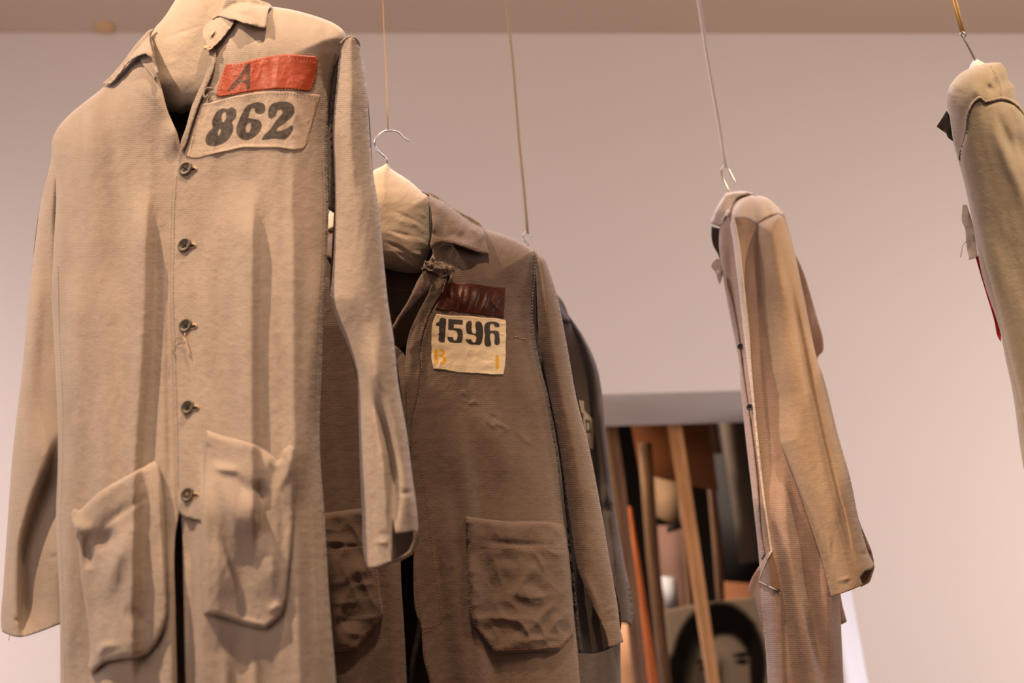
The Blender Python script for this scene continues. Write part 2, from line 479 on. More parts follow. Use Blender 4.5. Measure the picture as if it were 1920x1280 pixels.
#ROOM
# ------------------------------------------------------------------ the room
WF = Frame(960, 640, 5.0, -7.0)
CEIL = float(WF.P(960, 63)[0][2])
SOFFIT = float(WF.P(1265, 735.5)[0][2])
def along(p): return float((p - WF.p0) @ WF.t)
S0, S1 = along(WF.P(1085, 800)[0]), along(WF.P(1604, 1150)[0])
WT = 0.31
def wp(s, z, h): 
    p = WF.p0 + WF.t * s + WF.n * h; return (p[0], p[1], z)
def wall_box(s0, s1, z0, z1, h0, h1):
    return [wp(s0, z0, h0), wp(s1, z0, h0), wp(s1, z1, h0), wp(s0, z1, h0), wp(s0, z0, h1), wp(s1, z0, h1), wp(s1, z1, h1), wp(s0, z1, h1)]
BF = [[0, 1, 2, 3], [7, 6, 5, 4], [0, 4, 5, 1], [1, 5, 6, 2], [2, 6, 7, 3], [3, 7, 4, 0]]
V = wall_box(-4.6, S0, 0, CEIL, 0, -WT) + wall_box(S1, 5.2, 0, CEIL, 0, -WT) + wall_box(S0, S1, SOFFIT, CEIL, 0, -WT)
F = [[i + 8 * k for i in f] for k in range(3) for f in BF]
set_structure(link('wall_back', V, F, M['plaster'], None, False))
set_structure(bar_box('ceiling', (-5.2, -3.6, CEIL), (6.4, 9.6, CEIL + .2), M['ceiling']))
set_structure(bar_box('floor', (-5.2, -3.6, -.15), (6.4, 9.6, 0), M['floor']))
set_structure(bar_box('wall_left', (-5.0, -3.6, 0), (-4.6, 9.6, CEIL), M['plaster']))
set_structure(bar_box('wall_right', (5.6, -3.6, 0), (6.0, 9.6, CEIL), M['plaster']))
set_structure(bar_box('wall_front', (-5.0, -3.9, 0), (6.0, -3.6, CEIL), M['plaster']))
set_structure(bar_box('wall_far', (-4.6, 8.9, 0), (5.6, 9.2, CEIL), M['darkwall']))
# small fixture on the ceiling, standing for a tan stain
cp = Fv * 0 + CAM
d = Frame.ray(np.array([197.]), np.array([50.]))[0]; q = CAM + d * ((CEIL - CAM[2]) / d[2])
n_ = 28; V = []; F = []
for (r_, z_) in ((.0, -.012), (.02, -.012), (.034, -.010), (.04, -.005), (.04, 0)):
    for k in range(n_): V.append((q[0] + r_ * math.cos(2 * math.pi * k / n_), q[1] + r_ * math.sin(2 * math.pi * k / n_), CEIL + z_))
for i in range(4):
    for k in range(n_): F.append([i * n_ + k, i * n_ + (k + 1) % n_, (i + 1) * n_ + (k + 1) % n_, (i + 1) * n_ + k])
tag(link('ceiling_stain', V, F, plain('tan_stain', srgb(204, 166, 124), .8), None, True), 'tan stain modelled as a small round fixture on the ceiling above the beige coat', 'disc')

# ---- things stored in the room behind the opening
M['oak'] = wood('pale_pine', srgb(206, 152, 96), srgb(170, 118, 70))
M['brown'] = wood('brown_wood', srgb(122, 84, 52), srgb(84, 54, 32))
M['greybrown'] = wood('grey_brown_wood', srgb(140, 106, 76), srgb(98, 72, 50))
M['orange'] = wood('orange_wood', srgb(238, 138, 66), srgb(196, 96, 40))
M['board'] = plain('hardboard', srgb(158, 98, 56), .8, nscale=5, namt=.2)
M['greyboard'] = plain('grey_board', srgb(122, 106, 90), .8, nscale=5, namt=.2)
M['blackboard'] = plain('black_board', srgb(26, 18, 14), .7, nscale=5, namt=.3)
M['tan'] = plain('tan_board', srgb(176, 140, 104), .8, nscale=9, namt=.4)
M['mauve'] = plain('mauve_board', srgb(150, 112, 96), .8, nscale=6, namt=.2)
M['whiteboard'] = plain('white_card', srgb(236, 236, 236), .6, nscale=6, namt=.05)
M['salmon'] = plain('salmon_board', srgb(214, 168, 132), .8, nscale=6, namt=.1)
def flat(x, y): return np.zeros(len(x))
def board(name, label, cat, quad, dist, mat, thick, group=None, step=90, yaw=-7.0, paint=None):
    fr = Frame(1280, 1000, dist, yaw)
    pts = poly(quad)
    for p in pts:                      # what reaches out of sight behind the header goes on to the ceiling
        if p[1] < 745:
            yy = np.linspace(745, -400, 800)
            zz = fr.P(np.full(800, p[0]), yy)[:, 2]
            p[1] = yy[int(np.argmin(np.abs(zz - (CEIL - .004))))]
            p[0] -= (745 - p[1]) * .17 * (1 if p[0] > 0 else 0)
    t = thing(name, label, cat, fr.P(pts[:, 0].mean(), pts[:, 1].max())[0], group)
    o = sheet(name, pts, fr, flat, mat, None, thick, step=step, frame_step=step, corner=1, paint=paint, origin=t['o'])
    # a single solid: the mesh itself is the thing
    bpy.data.objects.remove(t['e'])
    o.name = name
    return tag(o, label, cat, None, group)
G = 'timber battens in the room behind'
board('timber_batten', 'dark brown wooden batten at the left side of the wall opening', 'batten', '1132,700 1163,700 1172,900 1216,1300 1290,2050 1330,2900 1290,2900 1262,2050 1190,1300 1152,950', 5.62, M['brown'], .05, G)
board('timber_batten', 'glowing orange wooden batten with a pointed top', 'batten', '1176,948 1184,950 1236,1290 1330,2050 1420,2800 1390,2800 1290,2050 1216,1290 1193,1080', 5.80, M['orange'], .04, G)
board('timber_batten', 'grey-brown batten reaching down from behind the brown hardboard', 'batten', '1196,830 1222,830 1237,1050 1262,1300 1340,2000 1420,2950 1386,2950 1310,2000 1238,1300 1212,1050', 5.95, M['greybrown'], .05, G)
board('timber_batten', 'long pale pine batten standing in front of the black-and-white portrait', 'batten', '1246,740 1275,740 1300,940 1326,1120 1352,1300 1450,1950 1600,2800 1560,2800 1418,1950 1328,1300 1300,1120 1276,950', 5.50, M['oak'], .05, G)
board('timber_batten', 'thin brown batten between the pale pine one and the black board', 'batten', '1322,860 1335,860 1352,1000 1359,1125 1420,1700 1520,2850 1490,2850 1395,1700 1343,1125 1334,1000', 6.30, M['brown'], .04, G)
board('timber_batten', 'short orange-brown batten end under the soffit', 'batten', '1322,700 1348,700 1354,850 1336,852', 5.85, M['brown'], .04, G)
board('timber_batten', 'slim dark batten left of the portrait photo', 'batten', '1270,900 1280,900 1300,1130 1312,1300 1380,2000 1470,2900 1448,2900 1360,2000 1296,1300 1288,1130', 6.6, M['brown'], .04, G)
board('hardboard_sheet', 'brown hardboard sheet hanging under the soffit of the opening', 'board', '1176,690 1338,690 1347,922 1200,888 1183,795', 6.05, M['board'], .012)
board('grey_board', 'tall dark grey board at the right of the opening', 'board', '1352,700 1412,700 1424,1052 1386,1056 1366,900', 6.35, M['greyboard'], .02)
board('black_board', 'large black board behind the grey board', 'board', '1330,720 1470,720 1480,1098 1360,1086 1345,960', 6.9, M['blackboard'], .02)
board('brown_board', 'brown board below the black one, above the portrait photo', 'board', '1352,1089 1480,1100 1480,1190 1600,2300 1450,2300 1356,1180', 7.1, M['board'], .02)
board('tan_board', 'mottled tan board behind the battens', 'board', '1222,884 1276,900 1280,968 1262,984 1228,966', 7.385, M['tan'], .02)
board('mauve_board', 'dull mauve board behind the battens, under the tan one', 'board', '1228,985 1284,985 1300,1130 1440,2300 1360,2300 1240,1130', 7.4, M['mauve'], .02)
board('clamp_bar', 'short black bar crossing behind the pale pine batten', 'bar', '1250,988 1276,978 1280,990 1252,999', 5.9, M['blackboard'], .03)
board('white_card', 'small bright white card behind the battens, upper left of the portrait', 'card', '1238,1080 1262,1082 1270,1140 1250,1143', 7.38, M['whiteboard'], .004)
board('salmon_board', 'salmon board low at the left side of the opening', 'board', '1150,1168 1196,1168 1225,1320 1290,1900 1150,1900', 6.5, M['salmon'], .02)

# portrait print
def tone(x, y, dd):
    t = np.full(len(x), .88)
    def e(cx, cy, rx, ry, soft=.12, rot=0):
        c, s = math.cos(rot), math.sin(rot)
        u = ((x - cx) * c + (y - cy) * s) / rx; v = (-(x - cx) * s + (y - cy) * c) / ry
        return np.clip((1 - np.sqrt(u * u + v * v)) / soft + .5, 0, 1)
    def put(m, val):
        nonlocal t; t = t * (1 - m) + val * m
    put(e(1420, 1620, 190, 130, .1), .12)
    put(e(1348, 1250, 88, 122, .10), .06)
    put(e(1268, 1285, 26, 60, .3), .10)
    put(e(1358, 1300, 60, 112, .12), .80)
    put(e(1352, 1172, 60, 17, .4), .07)
    put(e(1310, 1190, 26, 34, .5, .6), .08)
    put(e(1418, 1250, 12, 60, .5), .15)
    put(e(1345, 1222, 30, 22, .9), .9)
    put(e(1311, 1300, 22, 80, .9), .5)
    for cx, cy in ((1323, 1252), (1392, 1240)):
        put(e(cx, cy - 13, 18, 4.5, .6, -.1), .16)
        put(e(cx, cy, 13, 6, .7), .30)
        put(e(cx, cy, 5.5, 5, .5), .05)
    put(e(1352, 1262, 5, 28, .9), .46); put(e(1361, 1262, 5, 30, .9), .74)
    put(e(1357, 1292, 13, 6, .7), .36)
    put(e(1358, 1325, 23, 5.5, .6), .22); put(e(1358, 1336, 20, 6, .6), .5)
    put(e(1358, 1395, 60, 16, .6), .25)
    return t ** 2.0
m, nt, bs = new_mat('portrait_print')
at = nt.nodes.new('ShaderNodeAttribute'); at.attribute_name = 'tone'
nt.links.new(ramp(nt, at.outputs['Fac'], 0, 1, srgb(16, 12, 11), srgb(206, 192, 170)), bs.inputs['Base Color'])
bs.inputs['Roughness'].default_value = .9; bs.inputs['Specular IOR Level'].default_value = .1
M['portrait'] = m
board('portrait_photo', 'black-and-white portrait photo of a dark-haired man, behind the battens', 'picture', '1246,1144 1330,1128 1470,1112 1520,1600 1290,1640', 6.2, M['portrait'], .006, step=4.0, paint={'tone': tone})

# ------------------------------------------------------------------ COAT 1: beige coat with the number 862
C1 = srgb(180, 161, 141)
M['beige'] = cloth('beige_drill', C1, srgb(164, 144, 126), twill=9, twill_amt=.22, bump=.25, wear=.5, light_thread=srgb(206, 186, 158))
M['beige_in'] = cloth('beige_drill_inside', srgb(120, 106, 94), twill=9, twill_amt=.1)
INK = srgb(62, 50, 42)
M['red_patch'] = cloth('orange_red_leather', srgb(198, 84, 38), srgb(180, 70, 34), twill=20, twill_amt=.05, bump=.05, rough=.5, sheen=0, wear=.25, paint=[('ink', srgb(84, 42, 22), .75)], light_thread=srgb(210, 100, 50))
M['num_patch'] = cloth('number_patch_linen', srgb(202, 180, 156), srgb(190, 166, 142), twill=14, twill_amt=.12, bump=.12, wear=.3, paint=[('ink', INK, .8)])

f1 = Frame(385, 300, 1.60, 20)
E1 = poly('118,1700 113,1280 112,1130 108,1050 105,960 108,870 108,800 105,720 101,640 97,560 101,455 103,400 100,320 97,290 98,262 108,240 130,215 160,190 200,158 240,115 283,66 330,40 405,30 440,8 505,12 536,16 567,23 603,34 630,46 646,60 649,73 636,103 627,125 621,150 619,180 616,230 614,325 616,400 612,500 606,610 602,720 599,800 601,870 608,961 616,1102 630,1280 655,1700')
def flare(y0, y1, amt, chest=0.0):
    # the coat hangs away from the chest and opens towards its hem
    def f(x, y):
        t = np.clip((y - y0) / (y1 - y0), 0, 1.6)
        return amt * t * t * (3 - 2 * np.clip(t, 0, 1)) * .5 + amt * t * .5 - chest * np.clip((y0 - y) / y0, 0, 1) * 0
    return f
H1 = Relief(0.0, 0.062, E1, 105, gain=1.5, extra=flare(270, 1280, .085), ripples=[(46, 900, 6.5, 1, -.03), (20, 500, 2.0, 2), (15, 34, .35, 4, .3, 1), (90, 700, 5.0, 3)], folds=[
    ('274,340 272,420 270,560 263,700 256,800 250,900 246,1320', 34, 7, 13),
    ('292,400 292,600 288,800 284,960', 10, 12, -4),
    ('140,480 142,640 138,800 132,1000 130,1280', 26, 16, 8),
    ('205,480 205,700 196,860 190,1040', 22, 16, 5),
    ('316,420 316,700 321,960', 6, 10, -4),
    ('378,320 374,500 374,700 378,900', 4, 4, -1.4),
    ('402,360 400,480 398,640 398,900', 10, 14, 3),
    ('472,330 472,480 471,640 472,830 473,1060', 58, 7, 15),
    ('438,285 436,480 434,620', 14, 8, 3), ('490,270 488,420 488,600', 12, 7, 2), ('545,270 547,420 549,520', 16, 8, 3),
    ('549,400 550,560 549,700 550,840 552,1000', 18, 9, 8),
    ('594,460 592,600 580,720 572,840 566,960', 26, 7, 9),
    ('380,850 379,960 379,1120 381,1280 388,1700', 2.2, 60, 15),
    ('560,900 556,1050 565,1280 585,1700', 16, 12, 6),
    ('470,1200 476,1290 490,1700', 30, 8, 9),
    ('420,1180 424,1290 436,1700', 18, 8, 6),
    ('585,880 588,1000 594,1150 606,1290', 3, 3, 2.0),
    ('205,1230 203,1300 208,1700', 26, 10, 9),
    ('318,980 322,1280 330,1700', 20, 6, 8),
    ('212,130 300,190 335,290', 14, 26, 4),
    ('430,52 470,66 500,62', 12, 16, -3),
    ('318,215 326,260 332,300', 16, 5, 5),
])
c1 = thing('work_coat', 'beige work coat with a 862 number patch and orange-red patch, nearest to the viewer', 'coat', f1.P(360, 1700)[0], 'prison work coats hanging in the gallery')
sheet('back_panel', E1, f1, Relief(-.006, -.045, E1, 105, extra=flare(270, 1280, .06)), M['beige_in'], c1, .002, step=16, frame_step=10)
LP = poly('118,1700 113,1280 112,1130 108,1050 105,960 108,870 108,800 105,720 101,640 97,560 101,455 103,400 100,320 97,290 98,262 108,240 130,215 160,190 200,158 240,115 283,66 288,85 291,108 294,130 298,148 305,172 314,206 323,228 332,248 338,275 343,300 346,350 346,900 338,955 329,1000 329,1150 332,1280 338,1700')
H1L = Relief(-.0035, over=H1)
sheet('front_panel', LP, f1, H1L, M['beige'], c1, .002, step=4)
RP = poly('655,1700 630,1280 616,1102 608,961 601,870 599,800 602,720 606,610 612,500 616,400 614,325 616,230 619,180 621,150 627,125 636,103 649,73 646,60 630,46 603,34 567,23 536,16 505,12 440,8 405,30 396,60 391,92 394,109 389,130 383,150 371,175 361,198 350,240 341,270 333,297 327,330 323,400 322,480 321,560 324,640 327,740 329,820 330,900 334,950 341,966 358,972 377,975 378,1010 379,1150 381,1280 388,1700')
sheet('under_placket', poly('336,955 341,985 342,1010 345,1150 348,1280 355,1700 400,1700 396,1280 392,955'), f1, Relief(-.010, over=H1), M['beige'], c1, .002, step=4)
sheet('front_panel', RP, f1, H1, M['beige'], c1, .0024, step=4)
# facing edge that shows along the neck opening
sheet('neck_facing', poly('391,90 399,86 405,100 402,125 394,150 382,176 370,205 358,240 350,268 341,285 338,275 349,238 360,198 370,175 382,149 388,129 392,109'), f1, Relief(.004, over=H1, folds=[('398,92 396,130 380,172 362,222 348,270', 4, 4, 1.5)]), M['beige'], c1, .003, step=3)
# sleeves
SR = poly('649,73 661,69 671,81 680,110 688,170 693,250 700,325 710,388 720,493 728,571 738,634 747,720 762,806 773,891 783,971 784,1003 776,995 742,1000 736,970 734,1052 708,1062 690,1065 683,1045 679,961 675,867 672,774 671,722 669,700 650,642 624,583 619,560 622,525 626,470 628,376 626,298 624,250 627,200 631,160 637,103')
ER = poly('679,1100 679,961 675,867 671,722 669,700 650,642 624,583 619,560 622,525 626,470 628,376 626,298 624,250 627,200 631,160 637,103 646,20 660,-10 674,20 680,110 688,170 693,250 700,325 710,388 720,493 728,571 738,634 747,720 762,806 773,891 783,971 790,1100')
HR = Relief(.012 , .048, ER, 48, extra=flare(270, 1280, .05), ripples=[(34, 400, 1.6, 5, .08), (14, 60, .5, 6, .2, 1)], folds=[
    ('655,78 650,200 652,330 655,470', 12, 12, 3.5), ('664,80 678,170 684,300 690,420', 4, 4, -2.0),
    ('700,700 718,780 732,850 738,920 738,1000', 10, 6, -26), ('712,800 722,900 724,1050', 8, 8, 6), ('698,760 702,880 706,1060', 5, 5, -5),
    ('640,560 680,640 710,700', 24, 24, -6), ('690,600 700,700 702,760', 16, 10, 6), ('760,850 766,930 766,990', 12, 12, 5),
    ('746,925 782,922', 5, 5, -2.5), ('706,1000 730,1002', 4, 4, -2), ('640,110 634,200 638,330', 8, 8, 3), ('700,1016 730,1018', 3, 4, 3)])
s = sheet('sleeve', SR, f1, HR, M['beige'], c1, .002, step=3.4)
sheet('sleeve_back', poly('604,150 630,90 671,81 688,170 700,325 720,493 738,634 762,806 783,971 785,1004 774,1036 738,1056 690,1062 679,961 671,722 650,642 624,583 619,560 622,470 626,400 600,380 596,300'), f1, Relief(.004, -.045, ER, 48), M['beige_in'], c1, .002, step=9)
sheet('cuff_hem', poly('778,990 785,1000 781,1018 774,1038 752,1050 733,1058 732,1050 750,1043 766,1032 773,1016 775,1000'), f1, Relief(.006), M['beige'], c1, .006, step=2.5, round_edge=3)
SL = poly('99,285 90,325 80,365 72,402 60,500 50,600 41,700 29,800 21,882 15,969 6,1100 2,1175 4,1184 17,1190 37,1194 75,1184 109,1171 128,1165 132,1100 130,900 128,700 124,500 118,380 108,300')
EL = poly('2,1300 2,1175 6,1100 15,969 21,882 29,800 41,700 50,600 60,500 72,402 80,365 90,325 99,285 115,285 124,380 134,500 140,700 142,900 142,1300')
HL = Relief(-.022, .05, EL, 52, extra=flare(270, 1280, .05), ripples=[(30, 440, 2.0, 8, .12), (60, 220, 1.6, 9)], folds=[
    ('116,800 96,880 78,924 60,980 49,1025 46,1100 46,1240', 6, 56, -34), ('76,470 66,600 58,740 52,860', 16, 8, 5), ('100,330 92,500 86,700 80,860', 26, 44, -20), ('90,1048 110,1040', 5, 5, -2), ('20,1160 44,1166', 4, 3, -2), ('102,400 92,600 88,760', 18, 22, -8)])
sheet('sleeve', SL, f1, HL, M['beige'], c1, .002, step=4)
sheet('sleeve_back', SL, f1, Relief(-.024, -.03, EL, 52), M['beige_in'], c1, .002, step=12)
tube('loose_thread', f1.P([17, 18, 16], [1188, 1194, 1200], -.01), .0004, M['thread_pale'], c1, 5)
xs, ys = [640, 646, 652, 659, 666, 671, 673], [82, 75, 70.5, 69.5, 73, 79, 86]
tube('shoulder_seam', f1.P(xs, ys, [.020, .034, .044, .048, .044, .036, .026]), .0022, M['beige'], c1, 8)
# collar
HCL = Relief(.012, over=H1, folds=[('283,54 255,84 225,120 200,152', 20, 20, 10), ('195,158 230,132 258,104 274,100 287,108 296,146', 7, 7, 7)], ripples=[(9, 9, 1.4, 11)])
sheet('collar_wing', poly('290,53 280,56 267,69 250,89 227,120 205,145 191,157 199,160 211,155 227,136 242,117 258,106 274,101 283,108 291,119 297,133 299,144 296,149 291,138 289,109 284,90 281,74 285,62'), f1, HCL, M['beige'], c1, .004, step=3, round_edge=4)
sheet('collar_stand', poly('284,60 281,72 282,87 288,108 290,125 296,146 290,150 283,140 270,124 261,108 266,92 274,74'), f1, Relief(.004, over=H1), M['beige'], c1, .003, step=4)
HCR = Relief(.014, over=H1, folds=[('399,36 427,35 458,46 495,54', 9, 9, 9), ('503,16 500,34 497,50', 8, 6, 3), ('440,8 470,18 490,12', 14, 14, 5), ('420,14 440,24 470,32', 12, 12, -3)], ripples=[(10, 10, 1.6, 12)])
sheet('collar_wing', poly('398,37 405,26 415,10 425,-6 440,-16 465,-10 489,1 505,7 511,12 504,18 501,31 500,47 497,53 489,52 474,48 458,44 443,38 427,35 411,30'), f1, HCR, M['beige'], c1, .004, step=3, round_edge=4)
sheet('collar_stand', poly('399,36 389,44 382,52 380,66 383,80 391,93 400,88 407,83 419,70 430,56 438,44 440,34 420,28'), f1, Relief(.010, over=H1, folds=[('384,52 384,74 392,90', 5, 5, 3), ('402,46 410,58 404,76', 8, 8, -3)], ripples=[(8, 8, 1.5, 14)]), M['beige'], c1, .003, step=2.4)
sheet('frayed_tip', poly('381,86 388,85 395,88 401,85 399,90 393,94 387,92 383,93'), f1, Relief(.014, over=H1, ripples=[(3, 3, 2, 4)]), M['thread_pale'], c1, .003, step=1.6)
sheet('buttonhole', poly('394,66 396,58 401,56 403,58 400,63 396,69'), f1, Relief(.0135, over=H1), M['cream'], c1, .002, step=1.5)
# patches
HPt = Relief(.0022, over=H1, ripples=[(26, 60, .8, 21)], folds=[('564,115 574,140 562,175', 10, 10, 1.5)])
A_ = zoomed('800,190 825,190 828,300 820,490 775,500 765,430 720,410 680,440 600,510 540,520 580,470 640,400 700,320 750,250', 340, 90, 6.4)
A_h = zoomed('765,290 778,340 770,365 790,380 745,380 720,370 755,340', 340, 90, 6.4)
rp = sheet('cloth_patch', zoomed('540,195 700,180 830,150 1000,110 1250,80 1500,90 1620,105 1640,130 1625,260 1600,380 1545,520 1450,505 1250,490 1000,500 820,525 600,560 450,580 420,560 430,500 490,320 530,210', 340, 90, 6.4), f1, HPt, M['red_patch'], c1, .002, step=1.15, paint={'ink': ink([A_], [A_h])}, round_edge=2)
rp['label'] = 'orange-red patch with a letter A'
HPn = Relief(.0018, over=H1, ripples=[(30, 80, 1.0, 22)], folds=[('540,172 555,200 572,262', 8, 8, 1.6), ('352,290 400,288 457,275 555,279', 3, 3, .9), ('574,225 580,228', 4, 4, 1)])
d8 = zoomed('500,725 560,730 600,710 650,735 662,770 650,840 610,890 625,940 620,1000 590,1060 540,1120 470,1160 380,1180 320,1165 290,1120 300,1050 340,990 375,960 365,880 390,820 440,750', 340, 90, 6.4)
d8a = zoomed('515,770 535,780 535,840 510,890 490,885 485,830 495,790', 340, 90, 6.4)
d8b = zoomed('460,970 475,980 465,1030 445,1060 440,1010', 340, 90, 6.4)
d6 = zoomed('780,700 860,660 930,650 990,670 1010,730 990,780 940,795 890,775 880,725 840,730 820,780 805,840 870,850 940,870 965,920 950,990 900,1050 840,1090 770,1105 710,1085 665,1030 660,960 690,870 720,800', 340, 90, 6.4)
d6a = zoomed('815,895 835,905 835,950 815,1010 780,1010 775,960 790,920', 340, 90, 6.4)
d2 = zoomed('1040,780 1050,720 1090,670 1160,645 1230,640 1300,655 1345,690 1358,750 1340,810 1290,860 1220,920 1150,970 1145,995 1200,990 1270,960 1310,930 1340,930 1335,990 1300,1050 1240,1100 1180,1095 1100,1090 1030,1100 960,1105 990,1050 1060,980 1130,880 1190,810 1215,770 1200,740 1160,750 1130,820 1080,855 1045,830', 340, 90, 6.4)
np_ = sheet('number_patch', poly('376,195 402,190 440,180 480,173 512,170 543,171 582,175 601,179 596,196 587,228 574,272 570,277 555,281 517,277 480,278 457,277 434,282 397,290 366,297 350,294 357,268 368,225'), f1, HPn, M['num_patch'], c1, .002, step=1.15, paint={'ink': ink([d8, d6, d2], [d8a, d8b, d6a])}, round_edge=2)
np_['label'] = 'pale linen patch stamped 862'
stitches('patch_stitching', ['425,122 450,119 500,108 540,104 592,107', '594,110 592,130 588,150 582,168', '580,168 540,167 500,169 450,176 412,178', '410,176 418,148 424,124'], f1, HPt, M['thread_pale'], c1, 3.6, 2.6, .00035)
stitches('patch_stitching', ['380,199 440,184 500,176 580,180 597,182', '594,186 586,224 572,268', '376,204 366,240 358,280'], f1, HPn, M['thread_grey'], c1, 2.6, 2.0, .0003)
# neck loop
tube('button_loop', f1.P([399, 395, 389, 384, 382, 383, 386, 390], [168, 165, 165, 169, 175, 182, 184, 178], H1(np.array([395.] * 8), np.array([170.] * 8)) + .004), .0014, M['beige'], c1, 8)
# buttons, buttonholes
for (bx_, by_) in ((349, 317), (347, 460), (349, 611), (353, 764), (353, 928)):
    sheet('buttonhole', np.array([[bx_ + 2, by_ - 4], [bx_ + 14, by_ - 6], [bx_ + 20, by_ - 3], [bx_ + 21, by_ + 1], [bx_ + 16, by_ + 5], [bx_ + 4, by_ + 6]]), f1, Relief(.001, over=H1), M['thread_pale'], c1, .0008, step=2)
    sheet('buttonhole_slit', np.array([[bx_ + 6, by_ - 2.5], [bx_ + 17, by_ - 2], [bx_ + 18, by_ + 0.5], [bx_ + 12, by_ + 2.5], [bx_ + 6, by_ + 3]]), f1, Relief(.0018, over=H1), M['black'], c1, .0008, step=2)
    button(c1, f1, H1, bx_, by_, 12.0, M['button'], M['black'], M['black'] if by_ < 900 else M['thread_pale'])
hz = lambda xs, ys, l: H1(np.array(xs, float), np.array(ys, float)) + l
xs, ys = [347, 346, 340, 331, 324, 322, 324], [624, 632, 631, 633, 643, 654, 664]
tube('loose_thread', f1.P(xs, ys, hz(xs, ys, .004)), .0006, M['thread_pale'], c1, 6)
xs, ys = [344, 349, 352, 354, 356], [632, 640, 650, 662, 670]
tube('loose_thread', f1.P(xs, ys, hz(xs, ys, .004)), .0007, M['thread_pale'], c1, 6)
# pockets
P1L = poly('133,967 138,953 150,956 186,922 237,892 289,864 297,873 303,902 308,977 311,1081 311,1160 296,1201 272,1228 231,1235 196,1242 172,1264 165,1250 169,1228 162,1149 152,1081 145,1012')
HP1L = Relief(.004, .008, P1L, 14, over=H1, ripples=[(40, 80, 1.6, 31, .3), (18, 26, .4, 32)], folds=[
    ('150,962 190,925 240,896 292,870', 4, 4, 2), ('135,968 150,990 175,1008', 16, 10, 12), ('170,1010 203,980 255,944 296,922', 5, 12, -4), ('176,1030 200,1010 225,1004', 12, 10, -12), ('215,975 240,1000 215,1060 196,1140', 16, 12, 12),
    ('248,960 250,1060 238,1180', 22, 10, 8), ('300,905 306,1060 306,1160', 8, 5, 3), ('232,1130 270,1180', 12, 12, -4), ('172,1238 195,1212 232,1206', 8, 8, 5), ('270,900 262,960', 8, 6, 3), ('160,1000 168,1070', 8, 8, -10)])
sheet('pocket', P1L, f1, HP1L, M['beige'], c1, .0022, step=2.8, round_edge=4)
P1R = poly('388,806 418,816 463,828 495,841 514,857 521,863 527,859 530,845 546,833 554,841 554,886 553,950 548,1014 541,1078 529,1149 498,1179 460,1173 412,1155 383,1152 379,1078 379,950 383,880 386,838')
HP1R = Relief(.004, .008, P1R, 12, over=H1, ripples=[(44, 90, 1.4, 41), (18, 30, .3, 42)], folds=[
    ('388,806 463,828 514,857', 4, 4, 2), ('520,846 514,880 508,930', 18, 12, -6), ('500,842 496,880 500,930', 12, 12, 6), ('546,836 540,880 520,925', 8, 8, 7), ('392,872 420,880 455,884', 7, 9, 7), ('430,890 470,915 520,935', 10, 12, -7),
    ('386,872 410,890 430,940 446,1010 458,1080', 14, 14, 11), ('462,915 474,950 474,1010', 26, 5, 7), ('492,995 508,1050 508,1130', 26, 6, 8), ('395,1000 420,1050 440,1140', 30, 6, 7), ('383,1146 430,1156 498,1174 528,1146', 5, 5, 3), ('500,1150 525,1130', 7, 7, 5)])
sheet('pocket', P1R, f1, HP1R, M['beige'], c1, .0022, step=2.8, round_edge=4)
HH1 = H1
stitches('seam_stitching', ['331,330 327,400 326,480 325,560 328,640 331,740 333,820 334,920'], f1, H1, M['thread_grey'], c1, 2.6, 2.2, .0003)
stitches('seam_stitching', ['604,300 606,400 603,500 597,610 592,720 590,800'], f1, H1, M['thread_grey'], c1, 2.6, 2.4, .0003)
stitches('seam_stitching', ['109,500 112,640 118,760 117,870 114,960 118,1100 122,1280'], f1, H1L, M['thread_grey'], c1, 2.6, 2.4, .0003)
stitches('seam_stitching', ['203,152 232,128 258,100 276,94 288,102', '404,34 430,31 462,40 492,47', '505,20 497,44'], f1, Relief(.013, over=H1, folds=HCR.folds and []), M['thread_pale'], c1, 2.6, 2.2, .0003, lift=.004)

# padded hanger in coat 1
PF1 = poly('386,-66 360,-40 329,0 308,32 284,60 262,98 200,170 160,220 180,260 250,240 300,214 322,210 340,213 358,207 400,214 470,190 560,150 600,120 590,90 520,50 450,20 420,-20 400,-50')
h1 = thing('padded_hanger', 'cream padded hanger inside the beige 862 coat', 'hanger', f1.P(340, 213)[0], 'padded hangers')
E1p = np.vstack([PF1, PF1[:1]])
HF1 = Relief(-.016, .042, E1p, 70, ripples=[(40, 40, 1.2, 51)], folds=[('290,78 340,60 390,42', 3, 3, -1.2), ('300,120 340,112', 6, 6, .8)])
sheet('padding', PF1, f1, HF1, M['cream'], h1, back=Relief(-.018, -.02, E1p, 70), step=4)
hp = [(386, -60), (384, -80), (374, -92), (360, -102), (352, -120), (358, -142), (376, -156), (400, -158), (420, -150), (430, -136)]
hp = smooth_line(hp, 4, False); tube('hook', f1.P(hp[:, 0], hp[:, 1], -.016), .0016, M['chrome'], h1)
def hang_cord(name, label, fr, px, py, h, r, mat, strands=1, sep=0.0, group='cords from the ceiling'):
    p = fr.P(px, py, h)[0]
    t = None
    zs = np.linspace(p[2] + .001, CEIL - .001, 60)
    if strands == 1:
        o = tube(name, [(p[0] + .0006 * math.sin(i * .9), p[1], z) for i, z in enumerate(zs)], r, mat, None, 8, None, tuple(p))
        return tag(o, label, 'cord', None, group)
    t = thing(name, label, 'cord', tuple(p), group)
    for k in range(strands):
        s_ = (k - (strands - 1) / 2) * sep
        tube('strand', [(p[0] + s_ * (0.25 + .75 * (z - zs[0]) / (zs[-1] - zs[0])) + .003 * s_ / (sep + 1e-9) * math.sin(i * .5), p[1], z) for i, z in enumerate(zs)], r, mat, t, 8)
    return t
hang_cord('hanging_cord', 'cord above the beige 862 coat', f1, 385, -157, -.016, .0015, M['cord'])

